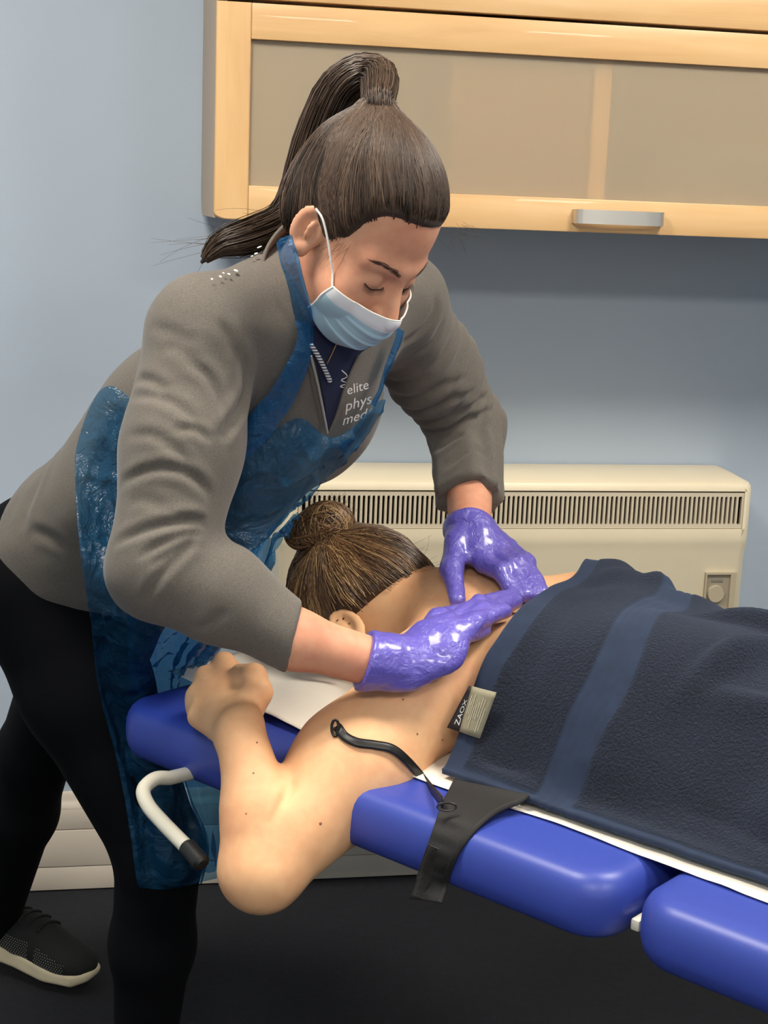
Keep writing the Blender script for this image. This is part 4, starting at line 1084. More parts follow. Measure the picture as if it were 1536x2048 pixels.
cutR_n = unit(WRr - ER + 0.25 * CR); cutL_n = unit(WRl - ELl)
def jk_raw(p):
    aR = smax(jk_armR(p), (p - cR.astype(f32)) @ cutR_n.astype(f32), 0.004)
    aL = smax(jk_armL(p), (p - cL.astype(f32)) @ cutL_n.astype(f32), 0.004)
    t_ = jk_torso(p)
    hem = ((PC - es * 0.012).astype(f32) - p) @ unit(es + ef * 0.55).astype(f32)
    t_ = smax(t_, hem, 0.012)
    return smin(smin(t_, aR, 0.022), aL, 0.022)
def seg_dist(V, P):
    d = np.full(len(V), 9.0); h = np.zeros(len(V)); n = len(P) - 1
    for k in range(n):
        a, b = P[k], P[k + 1]; ba = b - a; t_ = np.clip(((V - a) @ ba) / (ba @ ba + 1e-12), 0, 1); x = np.linalg.norm(V - a - t_[:, None] * ba, axis=1)
        m = x < d; d[m] = x[m]; h[m] = (k + t_[m]) / n
    return d, h
CREASES = [  # seen course of each crease, depth, width
    ([(372, 722), (415, 752), (440, 800), (446, 845)], 0.0040, 0.0050), ([(262, 792), (310, 793), (360, 815), (398, 850)], 0.0030, 0.0050),
    ([(272, 758), (300, 762), (335, 782)], 0.0040, 0.0050), ([(350, 858), (392, 860), (420, 882)], 0.0035, 0.0045), ([(250, 870), (310, 872), (355, 905), (385, 935)], 0.0028, 0.005),
    ([(240, 968), (290, 942), (345, 937), (392, 958), (424, 996)], 0.0050, 0.0050), ([(226, 1090), (268, 1068), (320, 1052), (372, 1046), (412, 1052)], 0.0052, 0.0050),
    ([(275, 1120), (320, 1090), (370, 1070), (408, 1066)], 0.0040, 0.0042), ([(300, 1135), (345, 1102), (395, 1078)], 0.0035, 0.0040), ([(286, 1212), (310, 1165), (352, 1118), (395, 1085)], 0.0045, 0.0045),
    ([(350, 1038), (385, 1036), (412, 1046)], 0.0045, 0.0045), ([(255, 1010), (290, 1000), (330, 1015)], 0.002, 0.006), ([(385, 1262), (420, 1248), (450, 1222)], 0.0025, 0.0050),
    ([(478, 690), (492, 745), (486, 800), (462, 845), (442, 880)], 0.0065, 0.0065), ([(440, 640), (468, 700), (478, 770)], 0.0035, 0.006), ([(330, 690), (360, 700), (400, 730)], 0.002, 0.006), ([(300, 650), (350, 668), (390, 690)], 0.002, 0.006),
    ([(872, 850), (915, 828), (960, 800), (978, 792)], 0.0045, 0.0045), ([(876, 882), (920, 848), (965, 828), (986, 818)], 0.0045, 0.0045), ([(860, 822), (900, 802), (950, 782)], 0.0035, 0.0045),
    ([(845, 795), (890, 772), (940, 752)], 0.0030, 0.0050), ([(795, 690), (840, 662), (868, 622), (872, 590)], 0.0035, 0.005), ([(812, 720), (858, 690), (890, 640)], 0.0035, 0.005), ([(828, 752), (875, 722), (905, 680)], 0.0028, 0.005),
    ([(884, 935), (930, 905), (985, 900)], 0.0028, 0.006), ([(870, 905), (900, 880), (930, 868)], 0.004, 0.0045),
    ([(100, 920), (60, 1000), (40, 1060)], 0.003, 0.008), ([(130, 1100), (100, 1075), (60, 1060)], 0.003, 0.007), ([(600, 720), (570, 800), (520, 860)], 0.003, 0.007)]
def jk_folds(V):
    out = np.zeros(len(V))
    for pl, dep, wd in CREASES:
        P = hits(catmull(np.array(pl, float), 14), jk_raw); P = P[~np.isnan(P[:, 0])]
        if len(P) < 3: continue
        P = np.array(P); near = (np.abs(V - P.mean(0)).max(1) < 0.2); r, h = seg_dist(V[near], P); fade = np.clip(np.minimum(h, 1 - h) * 5, 0, 1) ** 0.7
        out[near] += fade * (-dep * np.exp(-(r / wd) ** 2) + 0.45 * dep * np.exp(-((r - 2.1 * wd) / (1.2 * wd)) ** 2))
    dR = jk_armR(V.astype(f32)); inR = sstep(dR, 0.012, 0.002); dL = jk_armL(V.astype(f32)); inL = sstep(dL, 0.012, 0.002)
    nz = vnoise(V * 9) - 0.5
    v1 = along(V, SL, ELl); axl = unit(ELl - SL); refl = unit(np.cross(axl, CF)); azl = np.arctan2((V - SL) @ refl, (V - SL) @ np.cross(axl, refl))
    w3 = np.sin((v1 * 0.28 + 0.02 * np.sin(azl)) * 2 * np.pi / 0.030 + nz * 3)
    out += inL * sstep(v1, 0.1, 0.4) * sstep(v1, 1.15, 1.0) * 0.0034 * w3
    body = (1 - inR) * (1 - inL)
    out += (vnoise(V * np.array([14, 14, 22])) - 0.5) * 0.006 * (0.4 + 0.6 * body)
    out += (vnoise(V * 34 + 3) - 0.5) * 0.0022
    return out
t = NT('heather_grey_jersey'); v = t.coords(); vs = t.coords('Object', (1, 1, 2.5))
g1 = t.noise(vs, 420, 2, 0.7); g2 = t.noise(v, 9, 3)
mx = t.n('ShaderNodeMix'); mx.inputs[0].default_value = 0.25; t.l(g1, mx.inputs[2]); t.l(g2, mx.inputs[3])
t.l(t.ramp(mx.outputs[0], [(0.3, lin((82, 77, 71))), (0.7, lin((110, 103, 95)))]), t.b.inputs['Base Color']); t.set(Roughness=0.92)
t.b.inputs['Sheen Weight'].default_value = 0.15; t.l(t.bump(g1, 0.15, 0.0008), t.b.inputs['Normal']); M_jack = t.m
lo, hi = bounds([SR, ER, cR, SL, ELl, cL, PC], 0.20)
Vj, Qj = surface(jk_raw, lo, hi, 0.0042)
Vj = Vj + grad(jk_raw, Vj) * jk_folds(Vj)[:, None]; Vj = smooth_mesh(Vj, Qj, 1, 0.4)
jacket = put('jacket', mesh_np('jacket', Vj, Qj), M_jack, ther, smooth=True); jacket['label'] = 'heather grey zip-neck jacket'
# ---- leggings
KR, AR = W(318, 1700, 2.08), W(282, 2215, 2.22)
HRp = PC - el * 0.085 - es * 0.05; HLp = PC + el * 0.085 - es * 0.05
KL, AL = W(72, 1500, 2.42), W(-8, 1838, 2.63)
def legs(p):
    d = chain(p, [HRp, HRp + (KR - HRp) * 0.4, KR], [0.098, 0.086, 0.060], 0.03)
    d = smin(d, chain(p, [KR, KR + (AR - KR) * 0.35, AR], [0.060, 0.056, 0.037], 0.03), 0.02)
    e = chain(p, [HLp, HLp + (KL - HLp) * 0.4, KL], [0.098, 0.086, 0.060], 0.03)
    e = smin(e, chain(p, [KL, KL + (AL - KL) * 0.35, AL], [0.060, 0.056, 0.040], 0.03), 0.02)
    d = smin(d, e, 0.015)
    return smin(d, ell(p, PC - es * 0.04 - ef * 0.010, (0.155, 0.10, 0.108), BM), 0.04)
M_legg = simple('black_leggings', (5, 6, 10), 0.9, bump=0.1, bscale=300, Specular_IOR_Level=0.15)
lo, hi = bounds([HRp, HLp, KR, KL, AL, PC, AR], 0.14); lo[2] = 0.05
put('leggings', mesh_np('leggings', *surface(legs, lo, hi, 0.006)), M_legg, ther, smooth=True)
# ---- gloves
t = NT('violet_nitrile'); v = t.coords(); t.b.inputs['Base Color'].default_value = lin((98, 88, 182)); t.set(Roughness=0.30)
t.b.inputs['Coat Weight'].default_value = 0.45; t.b.inputs['Coat Roughness'].default_value = 0.14
t.l(t.bump(t.noise(v, 75, 4, 0.6, 1.4), 0.6, 0.005), t.b.inputs['Normal']); M_glove = t.m
for g, pts_, arm, wr, cl in ((gR, R_m + R_t + R_th + [WRr], FR, WRr, 0.036), (gL, L_m + L_t + L_th + [WRl], ELl, WRl, 0.020)):
    lo, hi = bounds(pts_ + [wr + unit(arm - wr) * 0.05], 0.05)
    ad = unit(arm - wr); cend = wr + ad * (cl + 0.004)
    fn = (lambda p, g=g, ad=ad, cend=cend: smax(g(p), (p - cend.astype(f32)) @ ad.astype(f32), 0.003))
    def gd(V): return (vnoise(V * np.array([55, 55, 55])) - 0.5) * 0.0030 + (vnoise(V * 120 + 5) - 0.5) * 0.0012
    V, Q = surface(fn, lo, hi, 0.0026); V = V + grad(fn, V) * gd(V)[:, None]; V = smooth_mesh(V, Q, 1, 0.4)
    o = put('glove', mesh_np('glove', V, Q), M_glove, ther, smooth=True); o['label'] = 'shiny violet nitrile glove'
# ------------------------------------------------------------------ hair, mask, apron and small clothing of the standing person
rs = np.random.RandomState(21)
M_hair2 = hair_mat('dark_brown_hair', (26, 19, 15), (80, 62, 49), (132, 108, 88))
TIEL = np.array([0.0, -0.080, 0.110]); TIE2 = L2W(*TIEL)
def hairline(q):
    y = q[:, 1]
    return np.interp(y, [-0.13, -0.05, -0.022, -0.004, 0.010, 0.022, 0.035, 0.043, 0.053, 0.063, 0.078, 0.095, 0.13], [-0.082, -0.078, -0.045, -0.004, -0.022, -0.020, -0.006, 0.040, 0.054, 0.060, 0.061, 0.058, 0.056]).astype(f32)
def hair_l0(q):
    d = smin(ell(q, (0, -0.015, 0.031), (0.0812, 0.1030, 0.0915)), ell(q, (0, -0.045, -0.02), (0.069, 0.066, 0.065)), 0.03)
    d = smin(d, cone(q, (0, -0.050, 0.070), TIEL, 0.045, 0.015), 0.03)
    return d
def hair_l(q): return smax(hair_l0(q), hairline(q) - q[:, 2], 0.010)
def t_hair0(p): return hair_l0(toL(p)) * f32(HS)
def t_hair(p): return hair_l(toL(p)) * f32(HS)
lo, hi = bounds([HCt], 0.165)
Vc, Qc = surface(t_hair, lo, hi, 0.0036)
ql = toL(Vc.astype(f32)); outer = np.abs(hair_l0(ql)) < 0.004; near_edge = outer & (np.abs(hairline(ql) - ql[:, 2] + 0.006) < 0.012)
roots = Vc[outer][rs.choice(outer.sum(), 1500)]; ed = Vc[near_edge]
wgt = np.where(ql[near_edge][:, 1] > 0.0, 4.0, 1.0); wgt /= wgt.sum()
roots = np.concatenate([roots, ed[rs.choice(len(ed), 4200, p=wgt)] + rs.randn(4200, 3) * 0.0015])
ed_away = np.arange(len(roots)) >= 1500; aw = roots - TIE2; aw /= np.linalg.norm(aw, axis=1)[:, None]; roots = roots + aw * (ed_away * (0.007 * rs.rand(len(roots)) ** 2))[:, None]
qr = toL(roots.astype(f32)); roots = roots[(qr[:, 2] - hairline(qr)) > -0.009]
K = 15; tt = np.linspace(0, 1, K)[None, :, None]; end = TIE2 + rs.randn(len(roots), 3) * 0.006
paths = roots[:, None] * (1 - tt) + end[:, None] * tt
offs = np.repeat(0.0003 + 0.0022 * rs.rand(len(roots)), K); offs = (offs.reshape(-1, K) - 0.0065 * np.clip(1 - np.linspace(0, 1, K) / 0.14, 0, 1)[None]).ravel(); paths = project(paths, t_hair0, offs, 3); paths[:, -1] = end
paths += (vnoise(paths * 30) - 0.5)[..., None] * 0.003
Vs, Qs = strands_geo(paths, 0.0007, 0.0007)
tone = np.clip(0.42 + 0.30 * (vnoise(roots * 60) - 0.5) * 2 + 0.16 * rs.randn(len(roots)), 0, 1)
# loose fringe wisps at the temple and forehead
wis = []
for k in range(50):
    if k < 26: a = L2W(0.01 + 0.05 * rs.rand(), 0.088 + 0.004 * rs.rand(), 0.055 + 0.03 * rs.rand()); v_ = unit(hl * 0.8 + hf * 0.5 + 0.4 * rs.randn(3)) * (0.012 + 0.018 * rs.rand())
    else: a = L2W(-0.07 + 0.01 * rs.rand(), 0.02 + 0.03 * rs.rand(), -0.025 + 0.03 * rs.rand()); v_ = unit(-hu + hf * 0.3 * rs.randn() - hl * 0.4) * (0.015 + 0.02 * rs.rand())
    s_ = np.linspace(0, 1, K)[:, None]; wis.append(a + v_ * s_ + np.cross(v_, hu) * rs.randn() * 0.3 * s_ * s_)
Vw, Qw = strands_geo(np.array(wis), 0.00016, 0.00008)
V = np.concatenate([Vc, Vs, Vw]); Q = np.concatenate([Qc, Qs + len(Vc), Qw + len(Vc) + len(Vs)])
me = mesh_np('hair', V, Q); set_tone(me, np.concatenate([np.full(len(Vc), 0.25), np.repeat(tone, K * 3), np.full(len(Vw), 0.45)]))
hair2 = put('hair', me, M_hair2, ther, smooth=True); hair2['label'] = 'dark brown hair combed back tight'
# ponytail
tdir = unit(hu * 0.8 - hf)
pt = catmull(np.array([TIE2 - tdir * 0.012, TIE2 + tdir * 0.006, W(757, 156, 1.772), W(716, 150, 1.785), W(664, 194, 1.80), W(620, 300, 1.82), W(598, 385, 1.830), W(566, 444, 1.815), W(500, 472, 1.785), W(440, 490, 1.772), W(402, 526, 1.770)]), 60)
prof_r = np.interp(np.linspace(0, 1, 60), [0, 0.08, 0.2, 0.35, 0.55, 0.72, 0.86, 1.0], [0.013, 0.016, 0.022, 0.023, 0.022, 0.021, 0.016, 0.002])
Vp, Fp = tube_pts(pt, prof_r * 0.86, 14); tri = [f for f in Fp if len(f) == 4]
Tn = np.gradient(pt, axis=0); Tn /= np.linalg.norm(Tn, axis=1)[:, None]; Na = np.cross(Tn, CF); Na /= np.linalg.norm(Na, axis=1)[:, None]; Nb = np.cross(Tn, Na)
pst = []
for k in range(750):
    a = rs.rand() * 2 * np.pi; rr = 0.80 + 0.26 * rs.rand() ** 2; sw = rs.randn() * 0.5; e_ = np.linspace(0, 1, 60)
    i1 = int(60 - 14 * rs.rand() ** 2.5)
    ang = a + sw * e_; fr2 = 1 + 0.25 * rs.randn() * e_ ** 3
    q = pt + (np.cos(ang)[:, None] * Na + np.sin(ang)[:, None] * Nb) * (prof_r * rr * fr2 + 0.0008)[:, None]
    q = q[np.linspace(0, i1 - 1, 24).astype(int)]; pst.append(q)
for k in range(0):                                                # stray ends flicking out to the left
    a = pt[44 + int(12 * rs.rand())]; v_ = unit(-CR + CU * (0.25 + 0.3 * rs.randn()) ) * (0.03 + 0.06 * rs.rand()); e_ = np.linspace(0, 1, 24)[:, None]; pst.append(a + v_ * e_ - CU * 0.02 * e_ * e_ * rs.rand())
Vq, Qq = strands_geo(np.array(pst), 0.0009, 0.0005)
stray = []
for k in range(22):
    a = pt[42 + int(15 * rs.rand())]; v_ = -CR * (0.02 + 0.07 * rs.rand()) + CU * 0.012 * rs.randn(); e_ = np.linspace(0, 1, 14)[:, None]; stray.append(a + CU * 0.012 * rs.rand() + v_ * e_ - CU * (0.03 * rs.rand() - 0.005) * e_ * e_)
Vy, Qy = strands_geo(np.array(stray), 0.00030, 0.00015); Vq = np.concatenate([Vq, Vy]); Qq = np.concatenate([Qq, Qy + len(pst) * 72])
me = mesh_np('ponytail', np.concatenate([Vp, Vq]), np.concatenate([np.array(tri), Qq + len(Vp)])); set_tone(me, np.concatenate([np.full(len(Vp), 0.12), np.repeat(np.clip(0.33 + 0.2 * rs.randn(len(pst)), 0, 1), 72), np.full(len(Vy), 0.35)]))
pony = put('ponytail', me, M_hair2, ther, smooth=True); pony['label'] = 'long dark ponytail falling behind the neck'
q = np.linspace(0, 2 * np.pi, 25); e1 = unit(np.cross(tdir, hf)); ringp = TIE2 + np.cos(q)[:, None] * e1 * 0.0145 + np.sin(q)[:, None] * np.cross(tdir, e1) * 0.0145
tube('hair_tie', ringp, 0.0038, simple('dark_hair_tie', (58, 44, 38), 0.7), pony, 10)
# brows and lashes
M_brow = simple('brow_hair', (74, 50, 38), 0.7); M_lash = simple('lash_dark', (30, 20, 17), 0.6)
bro, las = [], []
for s in (-1, 1):
    for k in range(110):
        u_ = rs.rand(); x = s * (0.014 + 0.036 * u_); z = 0.0005 + 0.006 * math.sin(u_ * 2.2) + (0.0016 - 0.0008 * u_) * rs.randn()
        a = np.array([x, 0.12, z]); e_ = np.linspace(0, 1, 5)[:, None]; d_ = np.array([s * 0.006, 0, 0.002 * (1 - 2 * u_)])
        bro.append(a + d_ * e_)
    for k in range(60):
        u_ = k / 59; a = np.array([s * (0.0165 + 0.0295 * u_), 0.12, -0.0262 - 0.0050 * math.sin(u_ * 3.14)]); e_ = np.linspace(0, 1, 5)[:, None]
        las.append((a, np.array([s * 0.007 * (u_ - 0.3), 0.0052, -0.0042 - 0.002 * u_])))
def drop(P):                                                       # lay points on the face along its forward axis
    P = P.copy(); sh = P.shape; P = P.reshape(-1, 3)
    for _ in range(40):
        d = head_l(P.astype(f32)); P[:, 1] -= np.clip(d, -0.002, 0.02) * 0.8
    return P.reshape(sh)
bro = drop(np.array(bro)) + np.array([0, 0.0006, 0]); bw_ = np.einsum('nkj,ji->nki', bro * HS, HMt) + HCt
V, Q = strands_geo(bw_, 0.00022, 0.00012); o = put('eyebrows', mesh_np('eyebrows', V, Q), M_brow, ther, smooth=True); o['kind'] = 'stuff'
la0 = drop(np.array([a for a, _ in las])); lv = np.array([v_ for _, v_ in las]); e_ = np.linspace(0, 1, 6)
lp = la0[:, None] + lv[:, None] * e_[None, :, None] + np.array([0, 0.0005, 0]); lw = (lp * HS) @ HMt + HCt
V, Q = strands_geo(lw[::2], 0.00022, 0.00008); V2, Q2 = strands_geo(((la0 + [0, 0.0004, 0]).reshape(2, 60, 3) * HS) @ HMt + HCt, 0.0007, 0.0007)
o = put('eyelashes', mesh_np('eyelashes', np.concatenate([V, V2]), np.concatenate([Q, Q2 + len(V)])), M_lash, ther, smooth=True); o['kind'] = 'stuff'

# ---- surgical mask
nu, nv = 61, 46
U_, V_ = np.meshgrid(np.linspace(-1, 1, nu), np.linspace(0, 1, nv))
au = np.abs(U_)
zc = np.interp(V_, [0, 0.25, 0.55, 0.8, 1.0], [-0.050, -0.075, -0.102, -0.122, -0.133]); zs = -0.050 - 0.052 * V_
yc = np.interp(V_, [0, 0.15, 0.45, 0.75, 1.0], [0.1190, 0.1215, 0.116, 0.103, 0.082]); ys = 0.062 - 0.016 * V_
k1 = au ** 1.7
X = 0.0625 * np.sin(U_ * 1.2) / math.sin(1.2) * (1 - 0.06 * V_); Y = yc * (1 - k1) + ys * k1; Zm = zc * (1 - k1) + zs * k1
# pleats
ple = sum((np.clip((V_ - c) / 0.10, 0, 1) - 1) * ((V_ > c) & (V_ < c + 0.10)) for c in (0.30, 0.50, 0.70)) * -1
Y = Y + 0.0035 * ple * (1 - au ** 3); Zm = Zm
Pm = np.stack([X, Y, Zm], -1).reshape(-1, 3)
for _ in range(4):
    d = head_l(Pm.astype(f32)); push = np.clip(0.0035 - d, 0, 0.02); Pm = Pm + grad(head_l, Pm) * push[:, None]
Pm[:, 1] += (vnoise(Pm * 60) - 0.5) * 0.002
Pw_ = (Pm.reshape(nv, nu, 3) * HS) @ HMt + HCt
t = NT('mask_fabric'); uvn = t.n('ShaderNodeTexCoord'); sep = t.n('ShaderNodeSeparateXYZ'); t.l(uvn.outputs['UV'], sep.inputs[0])
t.l(t.ramp(sep.outputs['Y'], [(0.0, lin((232, 232, 234))), (0.19, lin((226, 228, 232))), (0.215, lin((170, 200, 214))), (1.0, lin((166, 197, 212)))]), t.b.inputs['Base Color'])
t.set(Roughness=0.85); wv_ = t.n('ShaderNodeTexWave'); wv_.inputs['Scale'].default_value = 26; wv_.bands_direction = 'Y'; t.l(uvn.outputs['UV'], wv_.inputs['Vector'])
t.l(t.bump(wv_.outputs['Fac'], 0.12, 0.001, t.bump(t.noise(t.coords(), 500, 2), 0.12, 0.0006)), t.b.inputs['Normal']); M_mask = t.m
mask = put('face_mask', grid_mesh('face_mask', Pw_), M_mask, ther); s_ = mask.modifiers.new('thickness', 'SOLIDIFY'); s_.thickness = 0.0012; s_.offset = 0
mask['label'] = 'pale blue pleated surgical mask with white edge'
M_loop = simple('white_elastic', (236, 232, 226), 0.7)
def face_path(pts, r, nm, par, mat):
    P = [np.array(a, float) for a in pts]; C_ = catmull(np.array(P), 24)
    for _ in range(5):
        d = np.minimum(head_l(C_.astype(f32)), 1); push = np.clip(0.002 - d, 0, 0.02); C_ = C_ + grad(head_l, C_) * push[:, None]
    return tube(nm, (C_ * HS) @ HMt + HCt, r, mat, par, 6)
for s in (-1, 1):
    face_path([(s * 0.062, 0.062, -0.052), (s * 0.070, 0.045, -0.034), (s * 0.0765, 0.025, -0.014), (s * 0.082, 0.004, 0.002), (s * 0.083, -0.012, 0.004)], 0.0013, 'ear_loop', mask, M_loop)
    face_path([(s * 0.057, 0.046, -0.100), (s * 0.068, 0.030, -0.085), (s * 0.076, 0.012, -0.068), (s * 0.080, -0.004, -0.056), (s * 0.083, -0.016, -0.050)], 0.0013, 'ear_loop', mask, M_loop)
# white selvedge down the sides of the mask
for c in (0, nu - 1): tube('side_binding', Pw_[:, c], 0.0016, M_loop, mask, 6)
tube('top_binding', Pw_[0], 0.0011, M_loop, mask, 6)

# ---- shirt front, collar, zip, lanyard, print
def hj(px, py, off=0.0): 
    q = hit(px, py, jk_raw, off=off); return q if q is not None else W(px, py, 1.7)
def hjs(XY, off=0.0):
    P = hits(XY, jk_raw, off=off); bad = np.isnan(P[:, 0]); XY = np.asarray(XY, float).reshape(-1, 2)
    if bad.any(): P[bad] = np.array([W(x, y, 1.7) for x, y in XY[bad]])
    return P
def jk_sheet(name, outline_rows, n, m, off, mat, parent, thick=0.0015):
    """cloth panel laid on the jacket: rows of seen points, resampled and dropped on the surface"""
    R = catmull(catmull(np.array([[np.array(p_, float) for p_ in r] for r in outline_rows]), n, 0), m, 1)
    P = hjs(R, off).reshape(R.shape[0], R.shape[1], 3)
    o = put(name, grid_mesh(name, P), mat, parent); s_ = o.modifiers.new('thickness', 'SOLIDIFY'); s_.thickness = thick; s_.offset = 0; return o, P
M_navy = simple('navy_polo', (20, 28, 58), 0.85, bump=0.2, bscale=300)
shirt, _ = jk_sheet('polo_shirt', [[(600, 640), (650, 650), (720, 680), (745, 690)], [(625, 700), (660, 705), (700, 712), (716, 712)], [(640, 760), (660, 762), (680, 765), (694, 768)], [(650, 820), (660, 822), (668, 824), (676, 825)], [(654, 862), (656, 863), (658, 864), (660, 865)]], 26, 16, 0.007, M_navy, ther)
shirt['label'] = 'navy polo shirt showing in the jacket opening'
def curve_on(px_list, off, n=40): 
    return hjs(catmull(np.array(px_list, float), n), off)
M_zip = simple('zip_tape_grey', (150, 150, 148), 0.5)
tube('zip_edge', curve_on([(622, 712), (636, 770), (648, 830), (655, 866)], 0.010), 0.0016, M_zip, jacket, 6)
tube('zip_edge', curve_on([(716, 712), (692, 770), (674, 828), (658, 866)], 0.010), 0.0014, M_jack, jacket, 6)
tube('lanyard', curve_on([(622, 690), (636, 712), (650, 740), (660, 762)], 0.013), 0.0030, (lambda t: (t.l(t.ramp((lambda w: (w.inputs['Scale'].__setattr__('default_value', 90), setattr(w, 'bands_direction', 'Z'), t.l(t.coords(), w.inputs['Vector']), w.outputs['Fac'])[-1])(t.n('ShaderNodeTexWave')), [(0.35, lin((60, 66, 84))), (0.6, lin((222, 222, 220)))]), t.b.inputs['Base Color']), t.m)[-1])(NT('striped_cord')), ther, 8)
tube('necklace', curve_on([(682, 668), (672, 690), (662, 712), (654, 728)], 0.009, 20), 0.0006, simple('gold_chain', (190, 140, 80), 0.3, 1.0), ther, 6)
# stand collar
nh = 7; cols = []
nax = unit(L2W(0, -0.012, -0.07) - NBs); cf_ = unit(ef - nax * (ef @ nax)); cl_ = np.cross(nax, cf_)
for a in np.linspace(math.radians(38), math.radians(322), 60):
    r0 = 0.070 + 0.006 * math.cos(a); dirv = cf_ * math.cos(a) + cl_ * math.sin(a)
    row = []
    for k in range(nh):
        v_ = k / (nh - 1); row.append(NBs + dirv * (r0 + 0.006 * v_ * (1 + 0.4 * math.sin(3 * a))) * np.array([1, 1, 1]) + nax * (-0.012 + 0.060 * v_) - nax * 0.02 * max(0, math.cos(a)))
    cols.append(row)
o = put('collar', grid_mesh('collar', np.array(cols)), M_jack, jacket); s_ = o.modifiers.new('thickness', 'SOLIDIFY'); s_.thickness = 0.004; s_.offset = 0
# chest print
M_print = simple('white_print', (226, 224, 220), 0.7)
def chest_text(body, origin, ex, ey, size):
    crv = bpy.data.curves.new('print', 'FONT'); crv.body = body; crv.size = 1.0; crv.resolution_u = 3
    tmp = bpy.data.objects.new('tmp', crv); COL.objects.link(tmp); bpy.context.view_layer.update()
    tm = bpy.data.meshes.new_from_object(tmp.evaluated_get(bpy.context.evaluated_depsgraph_get())); bpy.data.objects.remove(tmp)
    bm = bmesh.new(); bm.from_mesh(tm); bmesh.ops.triangulate(bm, faces=bm.faces[:]); bmesh.ops.subdivide_edges(bm, edges=[e for e in bm.edges if e.calc_length() > 0.2], cuts=2); bm.to_mesh(tm); bm.free()
    pts_ = [(v_.co.x, v_.co.y) for v_ in tm.vertices]
    NV = hjs(np.array(origin)[None] + np.array(pts_)[:, :1] * np.array(ex) * size + np.array(pts_)[:, 1:] * np.array(ey) * size, 0.0072)
    tm.vertices.foreach_set('co', np.array(NV, np.float32).ravel()); tm.update()
    return tm
pr_ = None
parts = []
for body, org, ex, ey, sz in (('elite', (694, 790), (0.95, -0.28), (-0.05, -1.0), 27), ('phys', (690, 823), (0.95, -0.30), (0.10, -1.0), 31), ('med', (684, 851), (0.95, -0.30), (0.22, -1.0), 29)):
    tm = chest_text(body, org, ex, ey, sz); o = put('chest_print', tm, M_print, jacket); o['label'] = 'white printed lettering'
tube('chest_emblem', curve_on([(683, 740), (694, 752), (682, 760), (694, 766), (680, 772), (692, 776)], 0.0072, 30), 0.0009, M_print, jacket, 5)
# white fleck print on the near shoulder
for x, y, r in ((519, 494, 0.0026), (512, 507, 0.0022), (504, 512, 0.0015), (472, 541, 0.0026), (458, 548, 0.0018), (447, 546, 0.0014), (441, 553, 0.0018), (424, 558, 0.0014)):
    c = hj(x, y, 0.006); bm = bmesh.new(); bmesh.ops.create_icosphere(bm, subdivisions=2, radius=r); nrm = grad(jk_raw, c[None])[0]
    bm.transform(Matrix.Translation(c) @ Vector(nrm).to_track_quat('Z', 'Y').to_matrix().to_4x4() @ Matrix.Diagonal((1, 1.3, 0.25, 1))); put('white_fleck', bm_mesh('white_fleck', bm), M_print, jacket, smooth=True)
# ------------------------------------------------------------------ blue polythene apron
def film_mat(name, fac, tint, body):
    t = NT(name); t.b.inputs['Base Color'].default_value = lin(body); t.set(Roughness=0.16); t.b.inputs['Specular IOR Level'].default_value = 0.7
    v = t.coords(); vst = t.coords('Object', (1, 1, 0.16)); nb = t.bump(t.noise(vst, 70, 3, 0.6, 0.6), 0.55, 0.006, t.bump(t.noise(v, 24, 4, 0.6, 1.8), 0.9, 0.010, t.bump(t.noise(v, 120, 3, 0.6, 0.8), 0.22, 0.0015))); t.l(nb, t.b.inputs['Normal'])
    tr = t.n('ShaderNodeBsdfTransparent'); tr.inputs[0].default_value = tint
    mx = t.n('ShaderNodeMixShader'); mx.inputs[0].default_value = fac
    t.l(tr.outputs[0], mx.inputs[1]); t.l(t.b.outputs[0], mx.inputs[2]); t.l(mx.outputs[0], t.out.inputs['Surface']); return t.m
M_film = film_mat('blue_film', 0.30, (0.34, 0.56, 0.74, 1), (34, 96, 140)); M_film2 = film_mat('blue_film_double', 0.42, (0.24, 0.47, 0.70, 1), (36, 104, 160))
def under(p): return np.minimum(jk_raw(p), legs(p))
AP = [
 [(420, 925), (490, 888), (552, 850), (600, 812), (655, 870), (710, 848), (744, 792), (752, 782)],
 [(330, 880), (430, 935), (500, 945), (570, 938), (640, 918), (690, 892), (722, 852), (734, 838)],
 [(214, 752), (262, 850), (345, 935), (440, 985), (530, 990), (600, 970), (655, 938), (676, 918)],
 [(150, 868), (202, 955), (290, 1025), (400, 1055), (480, 1062), (545, 1040), (600, 1004), (622, 984)],
 [(146, 965), (190, 1045), (270, 1115), (350, 1135), (430, 1135), (490, 1112), (528, 1080), (548, 1052)],
 [(158, 1150), (200, 1185), (260, 1212), (330, 1220), (400, 1215), (446, 1200), (482, 1172), (504, 1148)],
 [(178, 1290), (220, 1302), (270, 1312), (330, 1318), (380, 1322), (416, 1314), (440, 1302), (458, 1288)],
 [(215, 1440), (250, 1448), (290, 1453), (340, 1457), (390, 1452), (418, 1444), (440, 1434), (456, 1425)],
 [(252, 1585), (282, 1594), (312, 1602), (350, 1610), (390, 1610), (424, 1602), (448, 1595), (466, 1588)],
 [(302, 1792), (330, 1790), (360, 1786), (395, 1780), (430, 1773), (455, 1767), (474, 1762), (486, 1758)]]
AP = np.array(AP, float)
AP[-1, :, 1] += 62; AP[7:, 0, 0] -= 14
AP[:3, -1] += np.array([16.0, 8.0])           # the film wraps on round the far side of the body
D0 = np.zeros(AP.shape[:2])
for i in range(AP.shape[0]):
    for j in range(AP.shape[1]):
        q = hit(AP[i, j, 0], AP[i, j, 1], (lambda p: jk_torso(p)) if i <= 4 else under, t0=1.4, off=0.012)
        D0[i, j] = np.nan if q is None else (q - CAM) @ CF
